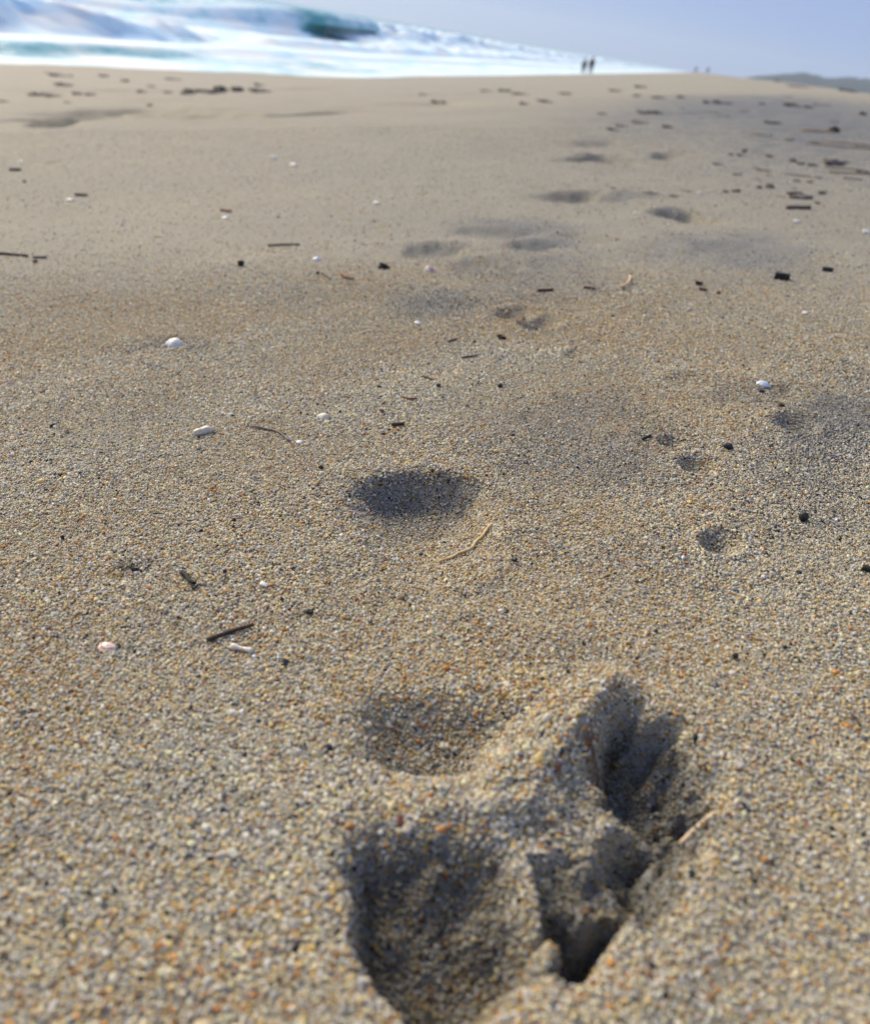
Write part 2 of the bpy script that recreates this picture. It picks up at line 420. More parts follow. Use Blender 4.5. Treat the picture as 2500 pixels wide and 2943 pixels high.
def mat_grain():
    m, nt, b = new_mat('sand_grain')
    N, L = nt.nodes, nt.links
    at = N.new('ShaderNodeAttribute'); at.attribute_type = 'INSTANCER'; at.attribute_name = 'tint'
    tc = N.new('ShaderNodeTexCoord')
    nz = N.new('ShaderNodeTexNoise'); nz.inputs['Scale'].default_value = 1.7; nz.inputs['Detail'].default_value = 2
    L.new(tc.outputs['Object'], nz.inputs['Vector'])
    dr = ramp(nt, [(.3, (.75, .72, .68)), (.65, (1.1, 1.1, 1.12))]); L.new(nz.outputs[0], dr.inputs[0])
    mx = N.new('ShaderNodeMix'); mx.data_type = 'RGBA'; mx.blend_type = 'MULTIPLY'; mx.inputs[0].default_value = 1
    L.new(at.outputs['Color'], mx.inputs[6]); L.new(dr.outputs[0], mx.inputs[7])
    L.new(mx.outputs[2], b.inputs['Base Color'])
    b.inputs['Roughness'].default_value = .42
    tr = N.new('ShaderNodeBsdfTranslucent'); L.new(mx.outputs[2], tr.inputs[0])
    ms = N.new('ShaderNodeMixShader'); ms.inputs[0].default_value = .4
    L.new(b.outputs[0], ms.inputs[1]); L.new(tr.outputs[0], ms.inputs[2]); L.new(ms.outputs[0], N['Material Output'].inputs[0])
    b.inputs['Specular IOR Level'].default_value = .5
    return m

def link(o):
    scene.collection.objects.link(o); return o

def mesh_from(name, verts, faces, mat=None, smooth_shade=True):
    me = bpy.data.meshes.new(name)
    me.from_pydata([tuple(v) for v in verts], [], [tuple(f) for f in faces])
    if mat: me.materials.append(mat)
    if smooth_shade: me.polygons.foreach_set('use_smooth', [True] * len(me.polygons))
    me.update()
    return me

def grid_mesh(name, P, nu, nv, wrap=False, mat=None):
    """P: (nu*nv,3) array, row major in u; fast quad grid"""
    me = bpy.data.meshes.new(name)
    i = np.arange(nu - 1)[:, None]; j = np.arange(nv if wrap else nv - 1)[None, :]
    j2 = (j + 1) % nv
    q = np.stack([i * nv + j, i * nv + j2, (i + 1) * nv + j2, (i + 1) * nv + j], -1).reshape(-1, 4)
    me.vertices.add(len(P)); me.vertices.foreach_set('co', P.astype(np.float32).ravel())
    me.loops.add(q.size); me.loops.foreach_set('vertex_index', q.astype(np.int32).ravel())
    me.polygons.add(len(q)); me.polygons.foreach_set('loop_start', np.arange(0, q.size, 4, dtype=np.int32))
    me.polygons.foreach_set('use_smooth', np.ones(len(q), bool))
    me.update(calc_edges=True)
    if mat: me.materials.append(mat)
    return me

def set_attr(me, name, vals):
    a = me.attributes.new(name, 'FLOAT', 'POINT'); a.data.foreach_set('value', np.asarray(vals, np.float32))

# ------------------------------------------------------------------ the beach: one sheet, fine near the camera, coarse far away
def build_beach():
    near = np.concatenate([np.geomspace(.02, .07, 6)[:-1], np.geomspace(.07, 1.5, 400)[:-1], np.geomspace(1.5, 14, 170)[:-1], np.geomspace(14, 4000, 160)])
    ang = np.concatenate([np.linspace(-44, 42, 290), np.linspace(42, 316, 70)[1:-1]])
    A = np.radians(ang)[None, :] - HEAD
    X = near[:, None] * np.sin(A); Y = near[:, None] * np.cos(A)
    x, y = X.ravel(), Y.ravel()
    z = ground(x, y)
    r = np.hypot(x, y)
    z -= .0003 * smooth(1.0, .6, r)              # the loose top grains lie on the sheet
    P = np.stack([x, y, z], -1)
    me = grid_mesh('beach_sand', P[::1], len(near), len(ang), True, mat_sand())
    me.flip_normals()
    set_attr(me, 'dark', np.maximum(dark_amount(x, y), .7 * print_shade(x, y)))  # mineral tone plus the painted shade of the prints
    set_attr(me, 'coarse', smooth(.95, .35, r + .25 * fbm(x / .12, y / .12, 71, 3)) * .45)  # sheet colour darkens outward, standing in for shade between the missing grains
    edge = -12.7 + .9 * fbm(y / 9, x * 0, 21, 2) - 4.0 * smooth(34, 22, y)
    set_attr(me, 'wet', smooth(0, 1.1, edge - x))
    o = link(bpy.data.objects.new('beach_sand', me))
    o['kind'] = 'structure'; o['label'] = 'coarse golden sand of the sloping beach with footprints'
    return o

# ------------------------------------------------------------------ loose grains
def grain_shape(seed, mat):
    bm = bmesh.new()
    bmesh.ops.create_icosphere(bm, subdivisions=2, radius=.5)
    rr = random.Random(seed)
    ax = [Vector((rr.gauss(0, 1), rr.gauss(0, 1), rr.gauss(0, 1))).normalized() for _ in range(9)]
    cut = [rr.uniform(.26, .45) for _ in ax]
    for v in bm.verts:
        for a, c in zip(ax, cut):
            d = v.co.dot(a)
            if d > c: v.co -= a * (d - c) * .97
        v.co.x *= 1.32; v.co.y *= 1.05; v.co.z *= .80
    me = bpy.data.meshes.new('grain'); bm.to_mesh(me); bm.free()
    me.polygons.foreach_set('use_smooth', [seed % 3 == 0] * len(me.polygons))
    me.materials.append(mat)
    return bpy.data.objects.new('grain', me)

def tint_for(x, y, n):
    dk, wm = dark_amount(x, y), warm_amount(x, y)
    cols = np.array([c for c, w in PALETTE])
    W = np.array([w for c, w in PALETTE])[None, :].repeat(n, 0)
    wm = wm * smooth(2.2, .35, np.hypot(x, y)) * (1 - .5 * smooth(.0, .22, x / (.2 + y)))
    W[:, 2] *= .35 + 1.5 * wm; W[:, 3] *= .15 + 1.9 * wm; W[:, 4] *= .3 + 1.4 * wm
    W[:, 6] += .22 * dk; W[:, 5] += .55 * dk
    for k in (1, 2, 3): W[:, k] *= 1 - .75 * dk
    W /= W.sum(1, keepdims=True)
    cs = W.cumsum(1)
    k = (RNG.random(n)[:, None] > cs).sum(1).clip(0, len(cols) - 1)
    c = cols[k] * (1 + .55 * (RNG.random((n, 1)) - .55)) + .04 * (RNG.random((n, 3)) - .5)
    c = c * (1 - .60 * print_shade(x, y)[:, None])  # grains in the print hollows coloured darker to imitate shade
    return np.clip(c, .01, .85)

def build_grains(scale_n=1.0):
    mat = mat_grain()
    col = bpy.data.collections.new('grain_shapes')
    for s in range(7): col.objects.link(grain_shape(s, mat))
    # area-uniform samples in a sector in front of the camera
    def sample(n, r0, r1, half):
        r = np.sqrt(RNG.random(n) * (r1 * r1 - r0 * r0) + r0 * r0)
        a = (RNG.random(n) * 2 - 1) * rad(half) - HEAD + rad(0)
        return r * np.sin(a), r * np.cos(a), r
    X, Y, S = [], [], []
    a1 = rad(76) / 2 * (.95 ** 2 - .06 ** 2)
    n = int(a1 * 2.9e6 * scale_n)
    x, y, r = sample(n, .06, .95, 38)
    keep = RNG.random(n) < smooth(.92, .40, r) + .03
    X.append(x[keep]); Y.append(y[keep]); S.append(np.exp(RNG.normal(0, .38, keep.sum())) * .00063)
    n2 = int(rad(116) / 2 * (.3 ** 2 - .06 ** 2) * 2.9e6)      # the near corners of the picture
    x, y, r = sample(n2, .06, .3, 58)
    k2 = np.abs(np.arctan2(x, y) + HEAD) > rad(38)
    X.append(x[k2]); Y.append(y[k2]); S.append(np.exp(RNG.normal(0, .38, k2.sum())) * .00063)
    # coarse ones that lie proud
    n = int(a1 * .035e6)
    x, y, r = sample(n, .06, .95, 38)
    X.append(x); Y.append(y); S.append(np.exp(RNG.normal(0, .15, n)) * .00125)
    # farther out only the larger grains can still be made out
    a2 = rad(76) / 2 * (3.2 ** 2 - .9 ** 2)
    n = int(a2 * .013e6)
    x, y, r = sample(n, .9, 3.2, 38)
    X.append(x); Y.append(y); S.append(np.exp(RNG.normal(0, .25, n)) * .0017)
    x, y, s = map(np.concatenate, (X, Y, S))
    n = len(x)
    # steep walls need more grains per plan area: jitter duplicates there
    e = .0012
    gx = (ground(x + e, y) - ground(x - e, y)) / (2 * e); gy = (ground(x, y + e) - ground(x, y - e)) / (2 * e)
    st = np.sqrt(1 + gx * gx + gy * gy)
    extra = RNG.random(n) < np.clip(st - 1.08, 0, 1.5)
    x = np.concatenate([x, x[extra] + RNG.normal(0, .0007, extra.sum())]); y = np.concatenate([y, y[extra] + RNG.normal(0, .0007, extra.sum())])
    s = np.concatenate([s, s[extra]]); n = len(x)
    fine = dark_amount(x, y)
    s *= (1 - .25 * fine) * (1 + .40 * fbm(x / .06, y / .06, 97, 3))
    z = ground(x, y) + (RNG.random(n) - .55) * .0007
    me = bpy.data.meshes.new('sand_grains')
    me.vertices.add(n); me.vertices.foreach_set('co', np.stack([x, y, z], -1).astype(np.float32).ravel())
    a = me.attributes.new('tint', 'FLOAT_COLOR', 'POINT')
    t = tint_for(x, y, n)
    a.data.foreach_set('color', np.concatenate([t, np.ones((n, 1))], 1).astype(np.float32).ravel())
    set_attr(me, 'size', s)
    a = me.attributes.new('turn', 'FLOAT_VECTOR', 'POINT')
    a.data.foreach_set('vector', np.stack([RNG.normal(0, .4, n), RNG.normal(0, .4, n), RNG.random(n) * 6.283], -1).astype(np.float32).ravel())
    o = link(bpy.data.objects.new('sand_grains', me))
    o['kind'] = 'stuff'; o['label'] = 'loose coarse sand grains in amber, grey and white'; o['category'] = 'sand'
    ng = bpy.data.node_groups.new('scatter_grains', 'GeometryNodeTree')
    ng.interface.new_socket('Geometry', in_out='INPUT', socket_type='NodeSocketGeometry')
    ng.interface.new_socket('Geometry', in_out='OUTPUT', socket_type='NodeSocketGeometry')
    N, L = ng.nodes, ng.links
    gi, go = N.new('NodeGroupInput'), N.new('NodeGroupOutput')
    ip = N.new('GeometryNodeInstanceOnPoints')
    ci = N.new('GeometryNodeCollectionInfo'); ci.inputs['Collection'].default_value = col
    ci.inputs['Separate Children'].default_value = True; ci.inputs['Reset Children'].default_value = True
    m2p = N.new('GeometryNodeMeshToPoints')
    na = N.new('GeometryNodeInputNamedAttribute'); na.data_type = 'FLOAT'; na.inputs['Name'].default_value = 'size'
    nr = N.new('GeometryNodeInputNamedAttribute'); nr.data_type = 'FLOAT_VECTOR'; nr.inputs['Name'].default_value = 'turn'
    rv = N.new('FunctionNodeRandomValue'); rv.data_type = 'INT'; rv.inputs[4].default_value = 0; rv.inputs[5].default_value = 6
    L.new(gi.outputs[0], m2p.inputs['Mesh']); L.new(m2p.outputs[0], ip.inputs['Points'])
    L.new(ci.outputs[0], ip.inputs['Instance']); ip.inputs['Pick Instance'].default_value = True
    L.new(rv.outputs[2], ip.inputs['Instance Index'])
    L.new(na.outputs[0], ip.inputs['Scale'])
    e2r = N.new('FunctionNodeEulerToRotation')
    L.new(nr.outputs[0], e2r.inputs[0]); L.new(e2r.outputs[0], ip.inputs['Rotation'])
    L.new(ip.outputs[0], go.inputs[0])
    md = o.modifiers.new('scatter', 'NODES'); md.node_group = ng
    return n


# ------------------------------------------------------------------ sea
def mat_water():
    m, nt, b = new_mat('sea_water')
    N, L = nt.nodes, nt.links
    tc = N.new('ShaderNodeTexCoord')
    at = N.new('ShaderNodeAttribute'); at.attribute_name = 'foam'
    mp = N.new('ShaderNodeMapping'); mp.inputs['Scale'].default_value = (1.0, .45, 1.0)
    L.new(tc.outputs['Object'], mp.inputs[0])
    nz = N.new('ShaderNodeTexNoise'); nz.inputs['Scale'].default_value = .55; nz.inputs['Detail'].default_value = 9; nz.inputs['Roughness'].default_value = .65
    L.new(mp.outputs[0], nz.inputs['Vector'])
    # foam where attribute + noise is high
    ad = N.new('ShaderNodeMath'); ad.operation = 'ADD'; L.new(at.outputs['Fac'], ad.inputs[0]); L.new(nz.outputs[0], ad.inputs[1])
    mr = N.new('ShaderNodeMapRange'); mr.inputs[1].default_value = .78; mr.inputs[2].default_value = 1.12; L.new(ad.outputs[0], mr.inputs[0])
    fo = N.new('ShaderNodeBsdfPrincipled')
    fr = ramp(nt, [(.40, (.62, .84, .98)), (.66, (.78, .80, .80))]); L.new(nz.outputs[0], fr.inputs[0])
    L.new(fr.outputs[0], fo.inputs['Base Color']); fo.inputs['Roughness'].default_value = .8; fo.inputs['Specular IOR Level'].default_value = .05
    b.inputs['Base Color'].default_value = (.09, .36, .38, 1)
    b.inputs['Roughness'].default_value = .16
    b.inputs['IOR'].default_value = 1.33; b.inputs['Specular IOR Level'].default_value = .3
    n2 = N.new('ShaderNodeTexNoise'); n2.inputs['Scale'].default_value = 1.4; n2.inputs['Detail'].default_value = 6
    L.new(mp.outputs[0], n2.inputs['Vector'])
    bp = N.new('ShaderNodeBump'); bp.inputs['Strength'].default_value = .5; bp.inputs['Distance'].default_value = .25
    L.new(n2.outputs[0], bp.inputs['Height']); L.new(bp.outputs[0], b.inputs['Normal'])
    b2 = N.new('ShaderNodeBump'); b2.inputs['Strength'].default_value = .3; b2.inputs['Distance'].default_value = .3
    L.new(nz.outputs[0], b2.inputs['Height']); L.new(b2.outputs[0], fo.inputs['Normal'])
    mx = N.new('ShaderNodeMixShader'); L.new(mr.outputs[0], mx.inputs[0]); L.new(b.outputs[0], mx.inputs[1]); L.new(fo.outputs[0], mx.inputs[2])
    L.new(mx.outputs[0], N['Material Output'].inputs[0])
    return m
M_WATER = mat_water()

def hump(s, s0, wf, wb):
    d = s - s0
    return np.exp(-(d / np.where(d < 0, wf, wb)) ** 2)

def runup(y):
    return 14.0 + .9 * fbm(y / 9, y * 0, 21, 2) + .7 * fbm(y / 2.6, y * 0, 23, 2) + 3.6 * smooth(34, 22, y) - 1.0 * smooth(60, 35, y) * smooth(22, 36, y)

def build_sea():
    S = np.concatenate([np.linspace(9, 70, 230), np.geomspace(70, 4000, 64)[1:]])
    Y = np.concatenate([-np.geomspace(600, 4, 18), np.linspace(0, 60, 140), np.geomspace(60, 420, 150)[1:], np.geomspace(420, 4000, 34)[1:]])
    s, y = [a.ravel() for a in np.meshgrid(S, Y, indexing='ij')]
    x = -s
    chop = .16 * fbm(s / 3.0, y / 7.0, 101, 4) + .30 * fbm(s / 14, y / 40, 103, 2)
    z = SEA_Z + chop * smooth(18, 30, s)
    # little shore break on the left, with its dark shaded face
    e = smooth(8, 16, y) * smooth(44, 34, y)
    s3 = 21.0 + .9 * fbm(y / 6, y * 0, 111, 2) + .05 * (y - 26)
    z += .26 * e * hump(s, s3, .6, 3.2)
    # lines of broken water running in
    e4 = smooth(48, 64, y)
    s4 = 27.5 + 2.0 * fbm(y / 22, y * 0, 113, 2)
    z += .55 * e4 * hump(s, s4, 1.0, 3.5) * (1 + .6 * fbm(s / 1.2, y / 2.0, 115, 3))
    s5 = 22 + 1.6 * fbm(y / 15, y * 0, 117, 2)
    z += .26 * smooth(34, 46, y) * hump(s, s5, .8, 3.0)
    z += .8 * hump(s, 63 + 3 * fbm(y / 50, y * 0, 119, 2), 5, 9) * smooth(30, 60, y)
    # swash sheet sliding up the sand
    bz = beach(x, y) + undulation(x, y)
    ru = runup(y)
    sheet = bz + .018
    z = np.where(s > ru, np.maximum(z, sheet), np.minimum(z, bz - .25 * np.clip(ru - s, 0, 2) - .02))
    z = np.where((s > ru - .6) & (s <= ru), bz + .018 - (ru - s) * .25, z)
    foam = .30 + .0 * s
    foam = foam + .32 * smooth(44, 36, s) * smooth(40, 60, y)
    foam = foam + .30 * smooth(36, 26, s) * smooth(50, 36, y)
    foam = foam - .28 * e * hump(s, s3 - .6, .8, .6)
    foam = foam + .75 * smooth(ru + 3.4, ru + 2.0, s) * (s > ru - .8)
    foam = foam + .35 * e4 * hump(s, s4 - .6, 2.0, 2.2) + .25 * hump(s, s5, 1.2, 2) * smooth(34, 46, y)
    foam = np.where(s > 44, np.maximum(.46 - .20 * smooth(60, 400, s), .05), foam)  # pale cover beyond the breakers also imitates sun glare on the water
    me = grid_mesh('sea', np.stack([x, y, z], -1), len(S), len(Y), False, M_WATER)
    set_attr(me, 'foam', foam)
    o = link(bpy.data.objects.new('sea', me)); o['kind'] = 'structure'; o['label'] = 'pale sea with foaming surf along the beach'

def sweep(name, Y, sections, foam):
    """sections: list over Y of (s, z) lists of the same length"""
    n = len(sections[0])
    P = np.array([(-s, y, z) for y, sec in zip(Y, sections) for s, z in sec])
    me = grid_mesh(name, P, len(Y), n, False, M_WATER)
    set_attr(me, 'foam', np.array(foam).ravel())
    return link(bpy.data.objects.new(name, me))

def resample(pts, n):
    p = np.array(pts, float)
    # Catmull-Rom through the points
    out = []
    q = np.vstack([2 * p[0] - p[1], p, 2 * p[-1] - p[-2]])
    for i in range(1, len(q) - 2):
        for t in np.linspace(0, 1, n, endpoint=False):
            a, b, c, d = q[i - 1], q[i], q[i + 1], q[i + 2]
            out.append(.5 * (2 * b + (c - a) * t + (2 * a - 5 * b + 4 * c - d) * t * t + (3 * b - a - 3 * c + d) * t ** 3))
    out.append(p[-1])
    return np.array(out)

def build_breaker():
    root = link(bpy.data.objects.new('breaking_wave', None))
    root.location = (-41, 100, SEA_Z)
    root['label'] = 'tall breaking wave with a dark teal barrel and white foam'; root['category'] = 'wave'
    base_s = lambda y: 41 + 1.6 * math.sin(y / 23.0) + 9.0 * max(0, (100 - y) / 60.0)
    Y = np.concatenate([np.linspace(44, 88, 24), np.linspace(89, 113, 40)])
    secs, foams = [], []
    for y in Y:
        c = float(smooth(90, 101, np.array(y))); h = .75 + 1.5 * float(smooth(70, 97, np.array(y)))
        h *= float(smooth(40, 62, np.array(y)))
        s0 = base_s(y)
        flat = [(9, -.3), (5, .28), (2.5, .66), (.8, .95), (0, 1), (-.7, .88), (-1.2, .70), (-1.6, .53), (-1.8, .42), (-2.0, .33), (-2.3, .23), (-2.7, .12), (-3.2, .02), (-4.0, -.3)]
        curl = [(9, -.3), (5, .28), (2.5, .66), (.8, .97), (0, 1.03), (-1.0, 1.0), (-1.9, .82), (-2.3, .52), (-2.05, .60), (-1.4, .80), (-.5, .78), (.25, .45), (-.4, .08), (-3.0, -.3)]
        pts = [((1 - c) * a[0] + c * b[0], (1 - c) * a[1] + c * b[1]) for a, b in zip(flat, curl)]
        r = resample(pts, 4)
        secs.append([(s0 + a, SEA_Z + b * h) for a, b in r])
        k = np.arange(len(r)) / len(r)
        foams.append(.62 - .87 * float(smooth(91, 97, np.array(y))) + .75 * c * smooth(.30, .40, k) * smooth(.58, .5, k) + .8 * smooth(.84, .94, k))
    o = sweep('wave_face', Y, secs, foams); o.parent = root; o.matrix_parent_inverse = Matrix.Translation(root.location).inverted()
    # the broken part: a tumbling heap of white water
    Yw = np.concatenate([np.linspace(101, 160, 94), np.geomspace(160, 520, 80)[1:]])
    T = np.linspace(0, 1, 46)
    yy, tt = np.meshgrid(Yw, T, indexing='ij')
    s = np.array([base_s(v) for v in Yw])[:, None] + 7 - 19 * tt
    hh = (1.75 - .45 * smooth(130, 300, yy)) * smooth(100, 104, yy)
    prof = np.where(tt < .36, smooth(0, .36, tt), .34 * smooth(1.0, .75, tt) + .66 * smooth(.62, .34, tt))
    lump = fbm(s / 1.5, yy / 2.3, 131, 4)
    z = SEA_Z - .3 + (hh + .3) * prof * (1 + .55 * lump) + .25 * lump * prof
    s = s + 1.3 * fbm(yy / 3.0, tt * 6, 133, 3)
    P = np.stack([-s, yy, z], -1).reshape(-1, 3)
    me = grid_mesh('white_water', P, len(Yw), len(T), False, M_WATER)
    set_attr(me, 'foam', (.80 + .20 * lump - .85 * smooth(.34, .22, tt)).ravel())
    o = link(bpy.data.objects.new('white_water', me)); o.parent = root; o.matrix_parent_inverse = Matrix.Translation(root.location).inverted()
    # the nearer bore on the left
    Yb = np.linspace(4, 60, 150); T = np.linspace(0, 1, 50)
    yy, tt = np.meshgrid(Yb, T, indexing='ij')
    s0 = 27.0 + 1.0 * np.sin(yy / 9.0) + .03 * (yy - 30)
    s = s0 + 6 - 11 * tt
    env = smooth(60, 40, yy) ** .8
    prof = np.where(tt < .42, smooth(0, .42, tt), .22 * smooth(1, .8, tt) + .78 * smooth(.66, .42, tt))
    lump = fbm(s / 1.1, yy / 1.8, 141, 4)
    z = SEA_Z - .25 + (1.25 * env + .12) * prof * (1 + .45 * lump)
    s = s + .9 * fbm(yy / 2.0, tt * 6, 143, 3) * env
    me = grid_mesh('foam_bore', np.stack([-s, yy, z], -1).reshape(-1, 3), len(Yb), len(T), False, M_WATER)
    set_attr(me, 'foam', (.78 + .2 * lump - .35 * smooth(.25, .05, tt) - .3 * (1 - env)).ravel())
    o = link(bpy.data.objects.new('foam_wave', me)); o['label'] = 'low rolling wall of blue white foam nearest the shore at left'; o['category'] = 'wave'

def mat_plain(name, c0, c1, scale=200, rough=.7, spec=.4, bump=.0, detail=5):
    m, nt, b = new_mat(name)
    N, L = nt.nodes, nt.links
    tc = N.new('ShaderNodeTexCoord'); nz = N.new('ShaderNodeTexNoise')
    nz.inputs['Scale'].default_value = scale; nz.inputs['Detail'].default_value = detail
    L.new(tc.outputs['Object'], nz.inputs['Vector'])
    rp = ramp(nt, [(.32, c0), (.68, c1)]); L.new(nz.outputs[0], rp.inputs[0]); L.new(rp.outputs[0], b.inputs['Base Color'])
    b.inputs['Roughness'].default_value = rough; b.inputs['Specular IOR Level'].default_value = spec
    if bump:
        bp = N.new('ShaderNodeBump'); bp.inputs['Distance'].default_value = bump; bp.inputs['Strength'].default_value = .8
        L.new(nz.outputs[0], bp.inputs['Height']); L.new(bp.outputs[0], b.inputs['Normal'])
    return m

def build_headland():
    m = mat_plain('headland_scrub', (.010, .020, .022), (.030, .046, .044), .03, .9, .1)
    prof = [(2.2, 0), (2.9, 10), (3.6, 18), (4.4, 27), (5.2, 36), (5.8, 41), (6.3, 41), (6.7, 38), (7.4, 42), (8.4, 48), (9.4, 54), (11, 60), (13, 66), (16, 66), (20, 60), (26, 48), (32, 0)]
    D = 1700.0
    az = np.linspace(2.2, 32, 260); depth = np.linspace(0, 1, 26)
    a, d = np.meshgrid(az, depth, indexing='ij')
    top = np.interp(a, [p[0] for p in prof], [p[1] for p in prof])
    top = .84 * top * (1 + .10 * fbm(a * 2.2, d * 3, 151, 4)) + 2.5 * fbm(a * 9, d * 9, 153, 3) * smooth(2.4, 4, a)
    r = D + d * 700
    z = -3 + (top + 3) * np.sin(np.clip(d * 1.15, 0, 1) * math.pi * .5) ** .7 * smooth(1.0, .75, d) 
    x, y = r * np.sin(np.radians(a)), r * np.cos(np.radians(a))
    me = grid_mesh('headland', np.stack([x, y, z], -1).reshape(-1, 3), 260, 26, False, m)
    o = link(bpy.data.objects.new('headland', me)); o['kind'] = 'structure'; o['label'] = 'low scrub covered headland across the bay'

# ------------------------------------------------------------------ things lying on the sand
def mat_pink():
    m, nt, b = new_mat('pink_shell')
    N, L = nt.nodes, nt.links
    tc = N.new('ShaderNodeTexCoord')
    wv = N.new('ShaderNodeTexWave'); wv.wave_type = 'RINGS'; wv.rings_direction = 'SPHERICAL'
    wv.inputs['Scale'].default_value = 260; wv.inputs['Distortion'].default_value = 3.0; wv.inputs['Detail'].default_value = 3
    mp = N.new('ShaderNodeMapping'); mp.inputs['Location'].default_value = (0, -.0014, 0)
    L.new(tc.outputs['Object'], mp.inputs[0]); L.new(mp.outputs[0], wv.inputs[0])
    nz = N.new('ShaderNodeTexNoise'); nz.inputs['Scale'].default_value = 420; L.new(tc.outputs['Object'], nz.inputs[0])
    ad = N.new('ShaderNodeMath'); ad.operation = 'MULTIPLY_ADD'; ad.inputs[1].default_value = .45
    L.new(wv.outputs['Fac'], ad.inputs[0]); L.new(nz.outputs[0], ad.inputs[2])
    rp = ramp(nt, [(.40, (.34, .15, .13)), (.62, (.62, .40, .33)), (.9, (.80, .68, .60))]); L.new(ad.outputs[0], rp.inputs[0])
    L.new(rp.outputs[0], b.inputs['Base Color']); b.inputs['Roughness'].default_value = .25
    b.inputs['Subsurface Weight'].default_value = .2; b.inputs['Subsurface Scale'].default_value = .0005
    return m

M = {
    'brown': mat_plain('brown_twig', (.035, .022, .018), (.09, .055, .042), 900, .75, .3, .0003),
    'grey': mat_plain('grey_twig', (.10, .09, .085), (.24, .21, .19), 900, .8, .3, .0003),
    'black': mat_plain('charcoal', (.010, .010, .011), (.035, .033, .032), 1200, .8, .3, .0004),
    'seed': mat_plain('black_seed', (.012, .011, .012), (.03, .028, .028), 900, .55, .4, .0003),
    'straw': mat_plain('pale_straw', (.50, .38, .25), (.66, .54, .40), 900, .7, .3, .0002),
    'root': mat_plain('tan_root', (.46, .31, .14), (.62, .46, .25), 900, .75, .3, .0003),
    'white': mat_plain('white_shell', (.50, .49, .46), (.70, .69, .66), 420, .4, .5, .00015),
    'cream': mat_plain('cream_shell', (.46, .41, .32), (.68, .63, .54), 450, .45, .5, .0002),
    'blue': mat_plain('pale_blue_shell', (.46, .52, .60), (.62, .67, .74), 450, .3, .5, .0001),
    'pink': mat_pink(),
    'orange': mat_plain('orange_shell', (.52, .32, .18), (.70, .50, .34), 260, .5, .5, .0001),
    'leaf': mat_plain('dry_leaf', (.11, .055, .035), (.22, .11, .07), 500, .7, .3, .0002),
    'weed': mat_plain('dry_seaweed', (.010, .009, .009), (.03, .026, .025), 500, .8, .3, .0004),
    'wrack': mat_plain('wrack', (.085, .078, .075), (.22, .195, .18), 14, .85, .2, .004),
    'drift': mat_plain('driftwood', (.085, .07, .06), (.21, .17, .145), 20, .85, .2, .003),
}

def mpp(u, v):
    """metres of sand per photograph pixel, sideways"""
    g = G(u, v)
    return math.sqrt(g[0] ** 2 + g[1] ** 2 + CAM_Z ** 2) / FPX * .97

def gz(x, y):
    return float(ground(np.array([x]), np.array([y]))[0]) + .0004

def tag(o, label, cat, group=None):
    o['label'] = label; o['category'] = cat
    if group: o['group'] = group
    return o

def tube_data(pts, radii, sides=9, seed=0, rough=.12):
    rr = random.Random(seed)
    V, F = [], []
    n = len(pts)
    pts = [Vector(p) for p in pts]
    for i, p in enumerate(pts):
        t = (pts[min(i + 1, n - 1)] - pts[max(i - 1, 0)]).normalized()
        a = t.orthogonal().normalized() if abs(t.z) > .9 else t.cross(Vector((0, 0, 1))).normalized()
        b = t.cross(a)
        for k in range(sides):
            an = 2 * math.pi * k / sides
            r = radii[i] * (1 + rough * (rr.random() - .5) * 2)
            V.append(p + a * math.cos(an) * r + b * math.sin(an) * r)
    for i in range(n - 1):
        for k in range(sides):
            k2 = (k + 1) % sides
            F.append((i * sides + k, i * sides + k2, (i + 1) * sides + k2, (i + 1) * sides + k))
    F.append(tuple(range(sides - 1, -1, -1)))
    F.append(tuple((n - 1) * sides + k for k in range(sides)))
    return V, F

def tube_obj(name, pts, radii, mat, sides=9, seed=0, rough=.12, parent=None):
    V, F = tube_data(pts, radii, sides, seed, rough)
    c = Vector(pts[0])
    if parent is None:
        me = mesh_from(name, [v - c for v in V], F, mat)
        o = link(bpy.data.objects.new(name, me)); o.location = c
    else:
        pc = parent.location
        me = mesh_from(name, [v - pc for v in V], F, mat)
        o = link(bpy.data.objects.new(name, me)); o.parent = parent
    return o

def stick(name, px, thick, mat, label, cat='twig', group=None, taper=.85, bend=.03, lift=.55, n=7, parent=None, seed=None):
    """px: two or more photograph pixels the twig runs through, thick: px"""
    seed = seed if seed is not None else int(px[0][0] * 7 + px[0][1])
    rr = random.Random(seed)
    g = [G(*p) for p in px]
    m = mpp(*px[0]); r = thick * m / 2
    if len(px) == 2:
        A, B = g
        nrm = np.array([-(B - A)[1], (B - A)[0]])
        k = [i / (n - 1) for i in range(n)]
        pl = [A + (B - A) * t + nrm * bend * math.sin(t * math.pi) * rr.uniform(.5, 1) for t in k]
        za, zb = gz(*pl[0]) + r * lift, gz(*pl[-1]) + r * lift
        zm = gz(*pl[n // 2]) + r * lift
        dz = max(0, zm - (za + zb) / 2)
        pts = [(p[0], p[1], za + (zb - za) * t + dz) for p, t in zip(pl, k)]
    else:
        pl = resample(g, 4); n = len(pl)
        pts = [(p[0], p[1], gz(*p) + r * lift) for p in pl]
    rd = [r * (1 - (1 - taper) * i / (n - 1)) for i in range(n)]
    o = tube_obj(name, pts, rd, mat, 9, seed, .10, parent)
    if label: tag(o, label, cat, group)
    return o

